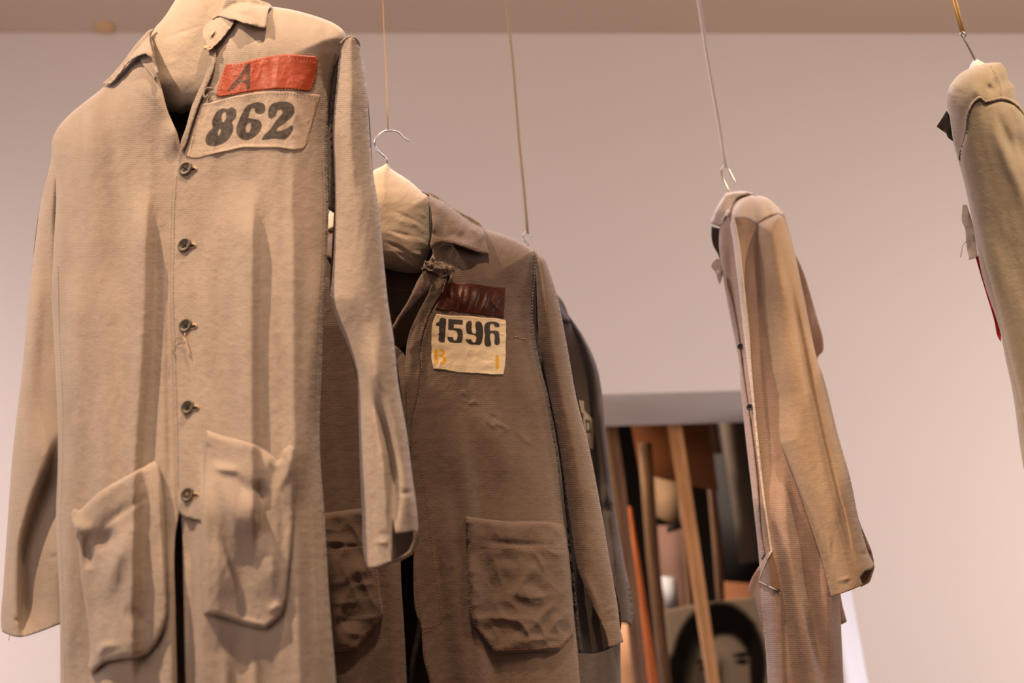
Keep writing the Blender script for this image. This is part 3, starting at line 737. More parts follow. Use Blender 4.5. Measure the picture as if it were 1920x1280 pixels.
# ------------------------------------------------------------------ COAT 2: brown coat with the number 1596
M['brownc'] = cloth('brown_drill', srgb(104, 84, 70), srgb(90, 72, 60), twill=9.5, twill_amt=.34, bump=.35, wear=.3, light_thread=srgb(146, 118, 94), sheen=.2)
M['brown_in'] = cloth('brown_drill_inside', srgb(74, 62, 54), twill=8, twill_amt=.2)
f2 = Frame(800, 800, 1.86, -20)
E2 = poly('560,1750 566,1280 560,1100 556,900 548,700 540,600 526,540 536,500 570,462 620,440 680,395 700,372 745,340 806,366 833,380 864,403 903,427 934,436 966,448 989,461 1003,470 1005,513 1001,572 1004,632 1012,680 1029,741 1038,802 1048,867 1055,961 1066,1032 1076,1149 1083,1224 1088,1290 1104,1750')
H2 = Relief(0.0, .060, E2, 100, gain=1.3, extra=flare(600, 1280, .035), ripples=[(60, 800, 5, 61, -.12), (26, 400, 1.3, 62, -.1), (15, 30, .45, 63, .4, 1)], folds=[
    ('862,760 868,860 880,960 884,1100 905,1290 960,1750', 26, 10, 8),
    ('835,900 850,1100 872,1290 905,1750', 22, 12, 8),
    ('905,740 935,830 960,940', 22, 26, 5),
    ('960,700 1000,820 1030,940', 22, 22, -5),
    ('700,940 735,1100 742,1290 745,1750', 18, 10, 7),
    ('1006,560 1010,640 1024,730', 10, 12, -3),
    ('940,480 960,560 955,620', 18, 18, -2.5),
    ('866,745 880,756 890,752 905,764', 3, 3, 1.6), ('905,770 915,790 925,800 932,776', 3, 3, 1.6), ('925,790 945,800 960,808', 3, 3, 1.8), ('960,800 985,826 1010,835', 3, 3, 1.5), ('915,776 940,790', 3, 3, -1.2), ('940,812 958,800', 3, 3, 1.3), ('985,818 995,840', 3, 3, 1.2), ('862,730 878,744', 3, 3, 1.2),
    ('846,516 835,545 812,584 796,626 789,680 781,760 776,820', 9, 5, 2.2),
    ('806,960 822,1060 832,1160', 5, 5, -1.2), ('776,1000 784,1100 792,1176', 4, 4, 1.0),
    ('868,975 870,1070 874,1170', 6, 4, -1.2),
])
c2 = thing('work_coat', 'dark brown work coat with a 1596 number patch', 'coat', f2.P(800, 1750)[0], 'prison work coats hanging in the gallery')
BP2 = E2
HB2 = Relief(-.008, -.042, E2, 100)
sheet('back_panel', BP2, f2, HB2, M['brown_in'], c2, .002, step=16, frame_step=10)
# inside neck lining seen through the opening
sheet('yoke_lining', poly('640,470 722,503 747,508 778,511 800,506 830,520 800,580 770,640 740,660 640,640'), f2, Relief(.022, over=HB2, ripples=[(30, 30, 3, 66)]), M['brownc'], c2, .002, step=6)
stitches('lining_stitching', ['722,538 760,544 784,541', '722,590 742,593'], f2, Relief(.024, over=HB2), M['thread_pale'], c2, 3, 3, .0003)
LP2 = poly('560,1750 566,1280 560,1100 556,900 548,700 540,600 526,540 536,500 570,462 620,440 650,450 668,500 690,560 715,610 734,640 760,668 764,760 766,820 760,900 752,1000 752,1083 758,1180 763,1290 772,1750')
H2L = Relief(-.010, over=H2)
sheet('front_panel', LP2, f2, H2L, M['brownc'], c2, .002, step=4)
RP2 = poly('1104,1750 1088,1290 1083,1224 1076,1149 1066,1032 1055,961 1048,867 1038,802 1029,741 1012,680 1004,632 1001,572 1005,513 1003,470 989,461 966,448 934,436 903,427 864,403 833,380 806,366 810,400 811,440 812,480 822,502 848,506 834,545 810,584 796,622 788,660 790,700 784,740 773,790 771,830 771,867 774,960 776,1032 775,1064 780,1149 790,1177 791,1195 794,1233 808,1290 840,1750')
sheet('front_panel', RP2, f2, H2, M['brownc'], c2, .0024, step=3.6)
sheet('inner_facing', poly('842,512 832,544 808,584 794,624 787,660 790,700 783,742 772,792 770,840 764,836 762,760 760,700 762,650 768,622 784,586 802,552 815,524'), f2, Relief(-.006, over=H2, folds=[('822,530 790,590 772,660 766,800', 6, 10, 3)]), M['brownc'], c2, .002, step=3)
sheet('facing_strip', poly('787,519 795,508 806,506 825,519 809,534 794,550 771,575 751,598 738,620 735,612 748,590 766,562 776,540'), f2, Relief(.010, over=H2, folds=[('800,512 775,552 745,604', 9, 9, 4)]), M['brownc'], c2, .003, step=2.6, round_edge=3)
sheet('frayed_collar_end', poly('794,497 797,488 804,490 812,475 818,489 830,492 841,497 852,499 853,509 841,516 833,512 826,519 813,511 800,507 793,503'), f2, Relief(.016, over=H2, folds=[('800,500 826,504 850,504', 5, 5, 5)], ripples=[(7, 7, 3.0, 71), (3, 3, 1.0, 72)]), M['brownc'], c2, .005, step=1.8, round_edge=3)
rnd = random.Random(5)
def frays(t, fr, hf, pts, mat, lo=5, hi=14, r=.0004, seed=1):
    rn = random.Random(seed); V = []
    for (x, y) in pts:
        a = rn.uniform(0, 6.28); L = rn.uniform(lo, hi); k = rn.uniform(-1.2, 1.2)
        xs, ys = [x], [y]
        for i in range(5):
            xs.append(xs[-1] + L / 5 * math.cos(a)); ys.append(ys[-1] + L / 5 * math.sin(a)); a += k * .5
        h = hf(np.array([x]), np.array([y]))[0] + np.array([0, .002, .004, .005, .004, .003])
        tube('frayed_thread', fr.P(xs, ys, h), r, mat, t, 4)
frays(c2, f2, Relief(.018, over=H2), [(796, 492), (800, 500), (806, 488), (812, 480), (820, 490), (828, 492), (838, 496), (846, 498), (794, 503), (798, 508), (850, 506), (842, 514), (792, 514)], M['thread_grey'], seed=3)
# collar
HC2 = Relief(.012, over=H2, folds=[('808,468 820,460 850,458 887,470 915,477', 10, 10, 10), ('812,400 813,440', 6, 12, 6), ('830,400 860,430 880,425', 12, 10, 3), ('880,410 895,440 905,470', 5, 5, 2), ('825,448 850,440 885,458', 7, 7, -3)], ripples=[(26, 22, 2.0, 73), (11, 9, .8, 74)])
sheet('collar_wing', poly('803,360 815,365 833,377 864,398 889,411 905,425 911,455 917,477 900,474 887,470 864,462 850,458 833,455 819,459 809,468 807,458 811,430 809,400'), f2, HC2, M['brownc'], c2, .004, step=2.6, round_edge=4)
sheet('collar_wing', poly('640,398 626,412 608,432 598,462 606,480 624,486 636,478 650,452 660,430'), f2, Relief(.012, over=H2), M['brownc'], c2, .004, step=5, round_edge=4)
stitches('collar_stitching', ['816,452 833,449 850,452 866,456 889,464 912,472'], f2, HC2, M['thread_rust'], c2, 3.2, 2.2, .0004, lift=.001)
# sleeves
S2 = poly('1003,470 1012,477 1021,486 1029,505 1044,552 1060,630 1069,680 1080,741 1104,835 1125,943 1144,1055 1160,1149 1162,1172 1169,1203 1152,1210 1141,1214 1136,1190 1130,1175 1113,1139 1092,1090 1082,1060 1071,985 1057,891 1046,820 1030,740 1020,690 1012,640 1008,590 1006,540')
E2s = poly('1100,1400 1085,1224 1076,1100 1066,985 1050,867 1036,790 1024,735 1012,680 1006,632 1003,572 1004,513 1003,470 1021,486 1029,505 1044,552 1060,630 1069,680 1080,741 1104,835 1125,943 1144,1055 1160,1149 1169,1203 1190,1400')
H2S = Relief(.004, .042, E2s, 36, ripples=[(26, 190, 1.4, 75, -.2), (14, 36, .5, 76, .2, 1)], folds=[
    ('1014,490 1020,560 1030,640', 6, 8, 2.5), ('1010,620 1024,700 1040,800', 12, 8, -8), ('1096,870 1100,960', 14, 14, 3), ('1090,1062 1110,1110 1130,1160', 6, 8, 3), ('1130,1150 1148,1140 1162,1142', 3, 3, 2), ('1134,1170 1150,1162 1164,1164', 4, 4, -2)])
sheet('sleeve', S2, f2, H2S, M['brownc'], c2, .002, step=3.2)
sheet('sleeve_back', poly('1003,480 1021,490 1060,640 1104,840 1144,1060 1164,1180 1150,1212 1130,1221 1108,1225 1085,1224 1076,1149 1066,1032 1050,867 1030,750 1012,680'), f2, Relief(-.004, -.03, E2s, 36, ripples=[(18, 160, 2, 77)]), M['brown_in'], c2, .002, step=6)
sheet('sleeve', poly('540,500 520,520 500,580 486,700 470,860 456,1000 446,1160 470,1180 520,1176 540,1160 548,1000 552,860 550,700 546,600'), f2, Relief(.0, .03, poly('446,1160 456,1000 470,860 486,700 500,580 520,520 540,500 546,600 552,860 540,1160'), 36), M['brownc'], c2, back=Relief(-.01, -.02), step=10)
stitches('seam_stitching', ['1001,476 1002,513 998,572 1000,632 1006,668'], f2, H2, M['thread_pale'], c2, 3.4, 2.6, .0006)
stitches('seam_stitching', ['790,882 797,925 804,971 810,1020 815,1078 822,1110 827,1149 828,1166 818,1172 790,1176', '775,1000 780,1080 786,1140 791,1176', '792,1186 801,1183 813,1178', '795,1200 800,1240 812,1278'], f2, H2, M['thread_rust'], c2, 3.2, 2.4, .0004)
stitches('seam_stitching', ['836,536 828,560 806,592 795,630 791,680 786,740'], f2, H2, M['thread_rust'], c2, 3.0, 2.4, .0003)
xs, ys = [962, 970, 978, 985], [633, 631, 635, 634]
tube('loose_thread', f2.P(xs, ys, H2(np.array(xs, float), np.array(ys, float)) + .0006), .0004, M['thread_pale'], c2, 5)
# pockets
P2R = poly('873,967 905,972 958,977 1000,977 1030,978 1055,983 1058,1000 1062,1022 1066,1060 1071,1102 1076,1149 1076,1189 1063,1203 1050,1217 1000,1222 926,1225 905,1195 883,1163 878,1120 876,1078 874,1020')
HP2R = Relief(.002, .009, P2R, 12, over=H2, ripples=[(56, 44, 3.6, 81, .6, 1), (30, 32, 1.8, 82, -.5, 1), (9, 10, .3, 83)], folds=[
    ('884,1012 972,1020 1064,1022', 6, 6, -3.2), ('878,970 880,1060', 12, 14, -3), ('925,1040 960,1050 985,1060', 14, 16, -3), ('990,1050 1020,1090 1050,1090', 16, 10, 4), ('985,1200 1020,1150 1062,1110', 8, 8, 4.5), ('940,1120 990,1110 1030,1130', 10, 10, 3.5), ('905,1030 915,1090 930,1130', 14, 12, -3), ('960,1160 1000,1185', 10, 10, 3), ('1040,1000 1050,1060', 12, 10, 2.5)])
sheet('pocket', P2R, f2, HP2R, M['brownc'], c2, .0022, step=2.5, round_edge=3)
P2L = poly('560,963 609,961 640,957 680,953 700,951 703,1000 708,1064 713,1110 717,1154 695,1185 670,1217 628,1222 570,1222')
HP2L = Relief(.002, .009, P2L, 12, over=H2L, ripples=[(50, 40, 3.4, 84, .5, 1), (24, 28, 1.6, 85, -.4, 1)], folds=[('600,1026 650,1024 700,1018', 6, 6, -3), ('630,1090 670,1070 700,1080', 12, 12, 4), ('625,1180 650,1160 690,1160', 10, 10, -4)])
sheet('pocket', P2L, f2, HP2L, M['brownc'], c2, .0022, step=3, round_edge=3)
stitches('pocket_stitching', ['900,1023 935,1028 972,1028 1020,1026 1060,1028', '880,1000 881,1078 887,1160 928,1219 1000,1216 1048,1212 1072,1186', '877,971 878,995'], f2, HP2R, M['thread_rust'], c2, 3.2, 2.4, .0004)
stitches('pocket_stitching', ['606,1031 640,1031 683,1026', '703,1062 712,1152 668,1211 628,1216'], f2, HP2L, M['thread_rust'], c2, 3.2, 2.4, .0004)
# patches
M['satin'] = cloth('dark_red_satin', srgb(84, 36, 16), srgb(30, 13, 8), twill=20, twill_amt=.05, bump=.05, rough=.42, sheen=0, wear=.5, light_thread=srgb(120, 54, 32))
M['num2'] = cloth('white_number_patch', srgb(230, 206, 168), srgb(216, 190, 152), twill=14, twill_amt=.1, bump=.12, wear=.2, paint=[('ink', srgb(46, 38, 32), .96), ('yellow', srgb(226, 166, 0), .98)])
HS2 = Relief(.0016, over=H2, ripples=[(14, 60, 1.2, 91, .1)], folds=[('850,532 853,560 850,584', 5, 3, 3.5), ('866,532 864,556 860,584', 3, 5, 3.5), ('880,532 876,560 866,586', 7, 3, 4), ('900,535 893,560 884,588', 9, 3, 3.5), ('918,540 910,570 900,590', 4, 4, 3), ('935,545 925,565 940,588', 4, 3, 2.5), ('938,556 922,580', 3, 3, 2)])
sp = sheet('cloth_patch', poly('835,529 857,530 872,529 893,532 920,536 948,540 946,568 944,596 915,592 884,588 837,583 817,580 823,562'), f2, HS2, M['satin'], c2, .002, step=1.6, round_edge=1.5)
sp['label'] = 'dark red crumpled satin patch'
Z2 = lambda s_: zoomed(s_, 790, 590, 10.667)
inks = [Z2('290,190 310,160 350,140 380,70 400,60 490,75 497,110 490,250 485,320 475,450 470,550 440,555 380,550 345,520 340,480 352,410 335,390 352,370 350,300 355,230 300,225'),
        Z2('540,80 830,105 830,200 650,195 650,265 730,270 800,290 825,340 825,500 800,560 720,565 600,555 560,540 525,490 522,435 640,450 640,490 670,512 705,500 715,470 715,360 690,325 600,310 535,305'),
        Z2('905,150 940,125 985,115 1005,140 1005,280 1015,340 1045,375 1085,375 1090,340 1090,150 1120,128 1170,135 1205,165 1205,560 1180,595 1150,607 1080,600 980,595 920,560 890,510 885,485 1000,490 1010,520 1050,555 1085,540 1095,440 1060,410 940,385 905,360 895,300'),
        Z2('1275,180 1310,150 1540,160 1565,195 1560,250 1500,250 1460,230 1450,200 1420,185 1390,190 1375,230 1375,315 1530,325 1555,350 1560,420 1570,560 1555,590 1520,610 1470,590 1460,560 1465,430 1450,385 1420,370 1385,380 1375,420 1380,480 1390,620 1370,635 1290,630 1265,580 1260,500 1270,400 1260,350')]
yel = [Z2('260,695 325,690 325,780 345,970 290,970 275,900 255,800'), Z2('355,695 420,695 465,730 475,790 440,820 495,870 500,930 470,980 390,975 370,940 430,945 445,900 420,860 360,845 355,800 420,790 420,750 355,725'), Z2('1495,800 1530,800 1545,850 1550,1080 1530,1088 1490,1085 1480,950 1485,850')]
HN2 = Relief(.0016, over=H2, ripples=[(30, 12, .7, 92)], folds=[('935,605 948,608', 2, 2, .8), ('934,625 949,628', 2, 2, .7)])
n2 = sheet('number_patch', poly('818,588 837,591 874,592 905,595 931,597 945,599 949,603 949,627 948,656 948,674 944,702 920,702 893,700 870,699 846,696 830,693 813,692 810,678 809,655 809,625 811,606'), f2, HN2, M['num2'], c2, .002, step=.85, paint={'ink': ink(inks), 'yellow': ink(yel, soft=.7)}, round_edge=1.5)
n2['label'] = 'cream patch stencilled 1596, yellow B and I'
# padded hanger
PF2 = poly('725,306 733,316 740,321 765,337 790,358 803,367 807,380 808,400 809,430 809,450 806,470 800,486 794,500 788,510 778,512 747,509 722,503 690,492 660,470 617,442 600,436 617,400 640,366 680,336 703,318 716,312')
E2p = np.vstack([PF2, PF2[:1]])
h2 = thing('padded_hanger', 'cream padded hanger with a chrome hook in the brown 1596 coat', 'hanger', f2.P(740, 508)[0], 'padded hangers')
HF2 = Relief(-.016, .052, E2p, 62, ripples=[(60, 14, 1.0, 95, -.3)], folds=[
    ('760,440 785,448 808,462', 6, 3, 1.8), ('760,400 790,430 808,442', 6, 4, 1.5), ('715,425 760,450 806,460', 5, 4, 1.2), ('725,465 760,490 785,508', 8, 5, 2.2), ('745,480 765,495 790,500', 6, 5, 2), ('720,400 770,420 806,424', 5, 4, .9), ('780,395 806,410', 4, 4, 1.2), ('770,470 800,484', 5, 4, 1.6), ('712,450 745,462 790,492', 4, 3, -2), ('730,392 775,412 807,432', 3, 3, -1.6), ('715,430 760,440 806,452', 3, 3, -1.6), ('735,470 760,482 785,506', 3, 3, -2)])
sheet('padding', PF2, f2, HF2, M['cream'], h2, back=Relief(-.018, -.02, E2p, 62), step=2.8)
hk = smooth_line(poly('726,308 725,299 715,289 707,281 703,272 704,261 711,252 721,246 729,245 741,246 750,251 759,260 767,264'), 2, False, 80)
tube('hook', f2.P(hk[:, 0], hk[:, 1], -.016), .0013, M['chrome'], h2)
hang_cord('hanging_cord', 'thin golden thread holding the hook of the brown 1596 coat', f2, 727.5, 246, -.016, .0008, M['gold_cord'])

# ------------------------------------------------------------------ COAT 3: grey coat half hidden behind the brown one
M['greyc'] = cloth('grey_drill', srgb(98, 88, 82), srgb(84, 76, 72), twill=8, twill_amt=.2, bump=.2, wear=.3)
f3 = Frame(1050, 800, 2.42, -24)
E3 = poly('830,1700 826,1280 822,1000 815,800 812,600 830,560 880,520 940,486 985,474 1010,492 1037,540 1062,586 1082,612 1100,642 1112,690 1118,760 1126,900 1140,1030 1155,1110 1161,1167 1165,1290 1180,1700')
H3 = Relief(0, .05, E3, 60, ripples=[(24, 260, 3.0, 101), (50, 120, 2, 102)], folds=[('1094,640 1100,720 1098,900', 6, 6, 3), ('1140,1160 1146,1290', 6, 8, 5)])
c3 = thing('work_coat', 'grey work coat with a torn white patch, half hidden behind the brown 1596 coat', 'coat', f3.P(1000, 1700)[0], 'prison work coats hanging in the gallery')
sheet('body', E3, f3, H3, M['greyc'], c3, back=Relief(-.01, -.05, E3, 60), step=6)
S3 = poly('1037,560 1062,586 1100,642 1119,686 1128,730 1134,792 1141,860 1153,949 1168,1040 1187,1161 1183,1174 1176,1168 1160,1166 1140,1164 1132,1100 1128,1020 1122,930 1112,800 1104,720 1086,640')
E3s = poly('1130,1300 1128,1020 1112,800 1104,720 1086,640 1062,586 1100,642 1119,686 1128,730 1134,792 1153,949 1187,1161 1200,1300')
H3s = Relief(.02, .035, E3s, 26, folds=[('1120,900 1140,930 1156,955', 10, 5, 8), ('1124,945 1150,962', 5, 10, -8), ('1148,1000 1156,1080', 6, 6, 5)], ripples=[(16, 90, 2, 103)])
sheet('sleeve', S3, f3, H3s, M['greyc'], c3, back=Relief(.0, -.02, E3s, 26), step=4)
sheet('collar_wing', poly('985,476 1012,492 1037,542 1056,566 1070,604 1048,598 1020,560 1000,520 984,500'), f3, Relief(.012, over=H3, folds=[('1040,590 1060,590', 6, 6, 4)]), M['greyc'], c3, .004, step=4, round_edge=4)
M['num3'] = cloth('torn_white_patch', srgb(206, 196, 178), twill=14, paint=[('ink', srgb(70, 62, 58), .9)])
p3 = sheet('number_patch', poly('1060,748 1081,749 1095,752 1096,768 1106,780 1112,786 1114,808 1112,842 1100,840 1088,846 1060,840'), f3, Relief(.004, over=H3), M['num3'], c3, .002, step=1.2, paint={'ink': ink([poly('1086,772 1094,775 1094,790 1086,788'), poly('1097,786 1107,788 1109,812 1099,812')], [poly('1100,792 1105,793 1105,806 1101,806')])})
p3['label'] = 'torn white patch with dark marks'
h3 = thing('padded_hanger', 'padded hanger inside the grey coat behind the brown 1596 coat', 'hanger', f3.P(986, 520)[0], 'padded hangers')
PF3 = poly('986,464 996,478 1012,502 1024,535 1010,556 985,545 940,545 900,540 930,500 970,474')
sheet('padding', PF3, f3, Relief(-.004, .03, np.vstack([PF3, PF3[:1]]), 34), M['cream'], h3, back=Relief(-.01, -.02), step=8)
hk = smooth_line(poly('990,470 989,458 984,452 980,446 982,439 988,436 994,438 997,444'), 2, False, 80)
tube('hook', f3.P(hk[:, 0], hk[:, 1], -.002), .0015, M['chrome'], h3)
hang_cord('hanging_cord', 'beige cord behind the brown coat holding the grey coat', f3, 989, 437, -.002, .0031, M['cord'])

# ------------------------------------------------------------------ COAT 4: tan coat seen from its side
M['tanc'] = cloth('tan_drill', srgb(166, 140, 112), srgb(150, 124, 98), twill=9, twill_amt=.15, bump=.2, wear=.4, stain=srgb(146, 116, 84))
M['tan_shade'] = cloth('shaded_tan_drill', srgb(158, 132, 120), srgb(138, 112, 102), twill=9, twill_amt=.15, wear=.4)  # tan cloth with its mauve shade painted in as colour
M['palec'] = cloth('pale_daylit_drill', srgb(214, 198, 184), twill=9, twill_amt=.12, wear=.3)  # pale colour carries painted daylight on collar, shoulder and front edge
f4 = Frame(1450, 700, 2.16, 10)
E4 = poly('1452,1750 1440,1280 1434,1190 1427,1130 1424,1058 1413,949 1399,827 1390,740 1386,680 1370,597 1359,539 1353,500 1348,460 1350,425 1360,395 1387,372 1406,366 1428,367 1441,372 1456,384 1467,395 1476,420 1486,458 1496,500 1508,560 1520,640 1535,760 1552,900 1566,1050 1574,1121 1578,1198 1582,1290 1600,1750')
H4 = Relief(0, .05, E4, 55, gain=1.4, ripples=[(26, 420, 4.5, 111, -.16), (12, 140, .9, 112, -.16)], folds=[
    ('1383,410 1388,480 1396,580 1403,640 1412,760 1428,940 1447,1090 1462,1290 1490,1750', 14, 6, 13),
    ('1366,430 1372,540 1390,680 1408,850', 8, 8, -8),
    ('1410,430 1414,500 1418,600', 8, 8, 5),
    ('1430,640 1438,800 1452,960', 8, 8, -5),
    ('1462,860 1474,980 1488,1080 1508,1180 1528,1290 1564,1750', 34, 7, 17),
    ('1500,1000 1514,1100 1530,1200 1542,1290', 10, 12, -10),
    ('1540,1000 1552,1120 1560,1290', 12, 12, 9)])
c4 = thing('work_coat', 'tan work coat seen from its side, with two black buttons and a collar in painted daylight', 'coat', f4.P(1500, 1750)[0], 'prison work coats hanging in the gallery')
HB4 = Relief(-.30, -.05, E4, 55)
M['tanbody'] = cloth('half_shaded_tan_drill', srgb(158, 132, 112), srgb(138, 112, 98), twill=9, twill_amt=.15, wear=.5)  # tan mixed with the mauve of its shade, painted into the colour
sheet('body', E4, f4, H4, M['tanbody'], c4, back=HB4, step=3.4)
S4 = poly('1420,419 1433,411 1448,405 1459,401 1467,406 1480,440 1494,496 1508,558 1519,613 1534,680 1542,700 1571,813 1594,895 1610,972 1628,1035 1639,1058 1634,1066 1622,1070 1612,1083 1618,1096 1598,1105 1558,1119 1553,1099 1542,1053 1521,990 1499,927 1472,854 1462,831 1458,745 1447,700 1445,680 1434,605 1428,542 1422,480 1419,441')
E4s = poly('1560,1250 1558,1119 1553,1099 1542,1053 1521,990 1499,927 1472,854 1462,831 1458,745 1447,700 1445,680 1434,605 1428,542 1422,480 1419,441 1420,419 1433,411 1459,401 1467,406 1480,440 1494,496 1508,558 1519,613 1542,700 1571,813 1594,895 1610,972 1628,1035 1639,1062 1660,1250')
H4s = Relief(.04, .055, E4s, 46, gain=1.7, ripples=[(26, 240, 2.4, 115, -.2), (12, 60, .8, 116, -.2)], folds=[
    ('1444,415 1452,480 1476,560 1496,700 1520,800', 18, 12, 4),
    ('1478,500 1492,580 1506,650 1520,720 1546,830 1570,930 1590,1010 1606,1070', 8, 5, -12),
    ('1466,450 1480,560', 8, 8, -3), ('1560,1000 1563,1060', 3, 3, -3), ('1536,960 1548,1010 1560,1085', 3, 3, -2.5), ('1605,960 1620,1020', 8, 8, 4), ('1562,1090 1585,1086 1600,1080', 3, 3, 2.5),
    ('1610,1040 1632,1036', 4, 4, -4), ('1598,900 1606,960', 8, 6, -4)])
sheet('sleeve', S4, f4, H4s, M['tanc'], c4, .0022, step=3)
sheet('sleeve_back', poly('1422,425 1467,406 1494,496 1534,680 1571,813 1610,972 1639,1060 1630,1090 1598,1104 1558,1116 1521,990 1462,831 1434,605'), f4, Relief(.035, -.03, E4s, 46), M['tan_shade'], c4, .002, step=9)
sheet('cuff_hem', poly('1637,1052 1640,1062 1636,1076 1630,1091 1614,1100 1610,1094 1622,1086 1628,1074 1630,1062'), f4, Relief(.045), M['tanc'], c4, .006, step=2.4, round_edge=3)
far = sheet('sleeve', poly('1486,470 1497,488 1510,520 1519,550 1534,602 1543,636 1543,658 1534,668 1530,690 1545,800 1560,960 1572,1070 1578,1125 1588,1165 1575,1172 1560,1180 1530,1150 1500,900 1480,600'), f4, Relief(-.24, .03, None, 30, ripples=[(20, 50, 4, 117)]), M['tan_shade'], c4, .04, step=5)
far['label'] = 'far sleeve in shadow'
sheet('collar_wing', poly('1331,418 1336,406 1341,394 1352,375 1361,362 1378,359 1394,358 1409,361 1417,365 1406,367 1387,373 1375,387 1371,400 1369,410 1362,409 1359,419 1350,425 1341,422'), f4, Relief(.006, over=H4, folds=[('1345,420 1355,395 1375,368', 10, 10, 6)]), M['palec'], c4, .12, step=3, round_edge=4)  # daylight on the collar is painted by its pale colour
sheet('shoulder_yoke', poly('1371,412 1375,390 1387,374 1406,367 1428,368 1441,373 1456,385 1468,396 1468,405 1458,401 1446,404 1432,411 1420,420 1412,416 1400,410 1386,408'), f4, Relief(.0016, over=H4, folds=[('1420,416 1446,400 1466,399', 3, 3, 3)]), M['palec'], c4, .003, step=3, round_edge=3)  # daylight from above painted into the shoulder's colour
sheet('neck_facing', poly('1334,424 1350,428 1360,424 1368,414 1372,440 1374,500 1382,580 1368,560 1358,520 1346,476 1338,462 1334,444'), f4, Relief(-.02, .02, None, 20, ripples=[(12, 20, 3, 119)]), M['brown_in'], c4, .03, step=3.4)
sheet('torn_lapel', poly('1345,484 1352,488 1356,505 1354,520 1350,534 1346,526 1342,512 1333,500 1336,492'), f4, Relief(.0, ripples=[(8, 10, 5, 121)]), M['palec'], c4, .008, step=2)
sheet('front_placket', poly('1360,520 1372,560 1384,620 1394,700 1408,800 1420,900 1428,1000 1434,1040 1428,1048 1414,952 1400,828 1390,742 1386,682 1371,600'), f4, Relief(.006, over=H4, folds=[('1378,600 1400,740 1424,960', 4, 4, 2)]), M['tan_shade'], c4, .004, step=3)  # shade on the coat's front is painted by this mauve
sheet('daylight_stripe', poly('1376,404 1380,420 1386,450 1392,500 1399,560 1405,613 1409,680 1416,760 1426,860 1438,960 1449,1034 1445,1036 1434,960 1421,860 1411,760 1401,680 1393,613 1387,560 1380,500 1374,450 1370,418'), f4, Relief(.004, over=H4), M['palec'], c4, .004, step=3)  # daylight caught on the front fold, painted as a pale strip
for bx_, by_ in ((1389, 650), (1406, 764)):
    button(c4, f4, Relief(.010, over=H4), bx_, by_, 6.6, M['dark_button'], M['black'], M['black'])
sheet('pocket', poly('1447,1030 1441,1035 1433,1046 1425,1058 1417,1070 1410,1082 1405,1094 1403,1106 1409,1118 1417,1130 1422,1150 1432,1190 1440,1290 1470,1290 1466,1190 1462,1110 1456,1064'), f4, Relief(.012, over=H4, folds=[('1410,1085 1424,1110 1440,1180', 8, 8, 6)], ripples=[(14, 40, 2, 123)]), M['tan_shade'], c4, .004, step=3, round_edge=4)
sheet('pocket_lining', poly('1447,1033 1440,1046 1432,1064 1423,1089 1442,1099 1464,1110 1462,1090 1457,1064 1452,1046'), f4, Relief(.017, over=H4), cloth('pocket_lining_drill', srgb(122, 92, 64), twill=9), c4, .002, step=3)
stitches('pocket_edge', ['1423,1089 1442,1099 1464,1110', '1447,1032 1434,1060 1423,1088'], f4, Relief(.018, over=H4), M['palec'], c4, 20, 0.2, .0011, jit=0)
h4 = thing('padded_hanger', 'padded hanger with a thin chrome hook in the tan coat', 'hanger', f4.P(1390, 420)[0], 'padded hangers')
PF4 = poly('1367,356 1385,366 1410,374 1440,388 1450,410 1400,430 1366,420 1362,390 1364,366')
sheet('padding', PF4, f4, Relief(-.05, .02, np.vstack([PF4, PF4[:1]]), 20), M['cream'], h4, back=Relief(-.2, -.02), step=8)
hk = smooth_line(poly('1368,364 1366,356 1359,342 1354,328 1353,318 1356,313 1361,312 1367,319 1373,331 1378,341'), 2, False, 80)
tube('hook', f4.P(hk[:, 0], hk[:, 1], -.08), .0016, M['chrome'], h4)
hang_cord('hanging_cord', 'thick white cord holding the tan coat seen from its side', f4, 1361, 313, -.08, .0036, M['white_cord'])

# ------------------------------------------------------------------ COAT 5: olive coat at the right edge
M['olivec'] = cloth('olive_drill', srgb(168, 150, 122), srgb(146, 130, 106), twill=10, twill_amt=.14, bump=.12, wear=.5)
f5 = Frame(1860, 300, 1.76, 8)
E5 = poly('2060,1750 2000,1280 1950,1000 1920,880 1899,736 1886,674 1874,617 1842,517 1824,417 1805,330 1795,295 1787,262 1780,215 1775,190 1776,175 1785,155 1802,137 1817,129 1847,119 1876,117 1887,132 1891,150 1902,162 1904,185 1912,195 1925,225 1950,300 1990,420 2040,600 2090,800 2150,1100 2260,1750')
H5 = Relief(0, .06, E5, 62, ripples=[(40, 180, 3.0, 131, -.3), (16, 70, .9, 132, -.3)], folds=[
    ('1838,150 1832,172 1848,195', 8, 8, 5), ('1848,170 1862,160', 8, 8, -5), ('1800,160 1796,200', 10, 10, -3),
    ('1800,290 1812,240 1815,215 1826,193 1838,185', 4, 3, 4),
    ('1848,195 1858,225 1880,280 1905,340 1930,400', 12, 7, 7), ('1868,200 1885,250 1910,310', 6, 9, -8), ('1860,120 1872,150 1877,185', 3, 3, 2), ('1886,140 1900,190 1930,260', 8, 6, 5), ('1905,240 1925,320', 10, 10, -9),
    ('1796,300 1806,360 1830,450 1850,540 1880,650 1915,800 1940,930', 5, 20, 3)])
c5 = thing('work_coat', 'olive work coat cut off by the right edge, with white and red patches', 'coat', f5.P(2150, 1750)[0], 'prison work coats hanging in the gallery')
sheet('body', E5, f5, H5, M['olivec'], c5, back=Relief(-.30, -.05, E5, 62), step=3.4)
HY = Relief(.0024, over=H5)
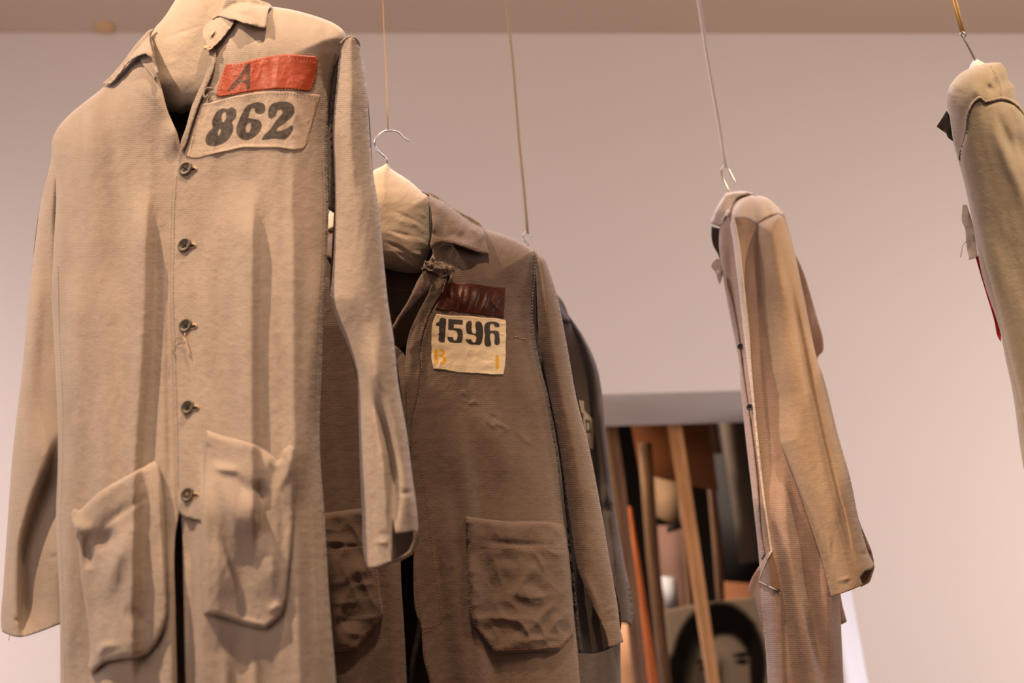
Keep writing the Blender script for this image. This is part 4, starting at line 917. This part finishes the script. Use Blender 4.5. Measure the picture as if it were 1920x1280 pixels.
sheet('sleeve', poly('1801,283 1808,262 1813,240 1816,215 1826,193 1838,186 1848,195 1862,191 1877,187 1895,192 1912,206 1928,232 1950,300 1990,420 2040,600 2070,760 2040,1000 1980,1000 1945,900 1925,800 1890,660 1860,540 1840,470 1818,380'), f5, Relief(.016, over=H5, folds=[('1812,300 1840,400 1880,560 1920,720', 16, 20, 4)]), M['olivec'], c5, .014, step=3.2, round_edge=8)
sheet('armhole_seam', poly('1797,292 1808,252 1811,220 1820,194 1834,180 1840,181 1848,188 1862,185 1877,181 1896,186 1914,199 1926,216 1925,224 1911,206 1895,193 1877,188 1862,191 1847,195 1838,187 1827,195 1817,216 1813,244 1802,284 1798,300'), f5, Relief(.018, over=H5), M['olivec'], c5, .02, step=2.4, round_edge=3)
stitches('seam_stitching', ['1857,122 1868,140 1876,160 1879,181', '1782,215 1790,260 1800,300 1810,345'], f5, HY, M['thread_pale'], c5, 3, 2, .0004)
sheet('collar_wing', poly('1756,237 1764,225 1775,207 1780,216 1788,266 1777,257 1774,250 1768,246'), f5, Relief(-.03, ripples=[(10, 12, 4, 133)]), M['brown_in'], c5, .03, step=3)
M['white_rag'] = cloth('white_linen', srgb(238, 224, 204), twill=14, twill_amt=.1)
M['red_rag'] = cloth('bright_red_cloth', srgb(196, 28, 26), twill=14, twill_amt=.05, wear=.1)
a = sheet('cloth_patch', poly('1805,384 1813,384 1818,400 1824,420 1833,480 1828,484 1817,487 1812,460 1808,424 1804,417'), f5, Relief(-.03, ripples=[(8, 14, 4, 135)]), M['white_rag'], c5, .02, step=2.2)
a['label'] = 'white frayed patch'
a = sheet('cloth_patch', poly('1829,482 1836,478 1848,512 1858,542 1868,585 1876,617 1877,641 1871,632 1864,600 1852,560 1840,520'), f5, Relief(-.03, ripples=[(8, 14, 3, 136)]), M['red_rag'], c5, .02, step=2.4)
a['label'] = 'bright red patch'
tube('loose_thread', f5.P([1812, 1808, 1804, 1803, 1801], [452, 456, 462, 472, 482], -.02), .0006, M['white_cord'], c5, 5)
h5 = thing('padded_hanger', 'padded hanger with a white tip in the olive coat at the right edge', 'hanger', f5.P(1840, 180)[0], 'padded hangers')
PF5 = poly('1829,110 1836,113 1847,119 1870,130 1880,170 1840,190 1800,170 1806,140 1816,130 1821,119')
sheet('padding', PF5, f5, Relief(-.06, .03, np.vstack([PF5, PF5[:1]]), 18), plain('white_padding', srgb(240, 226, 208), .8), h5, back=Relief(-.2, -.02), step=4)
hk = smooth_line(poly('1829,114 1827,110 1817,90 1809,76 1804,68 1802,63 1805,60 1809,64 1810,70'), 2, False, 80)
tube('hook', f5.P(hk[:, 0], hk[:, 1], -.05), .0016, M['chrome'], h5)
hang_cord('hanging_cord', 'double golden cord at the right edge holding the olive coat', f5, 1805, 61, -.05, .0021, M['gold_cord'], 2, .012)
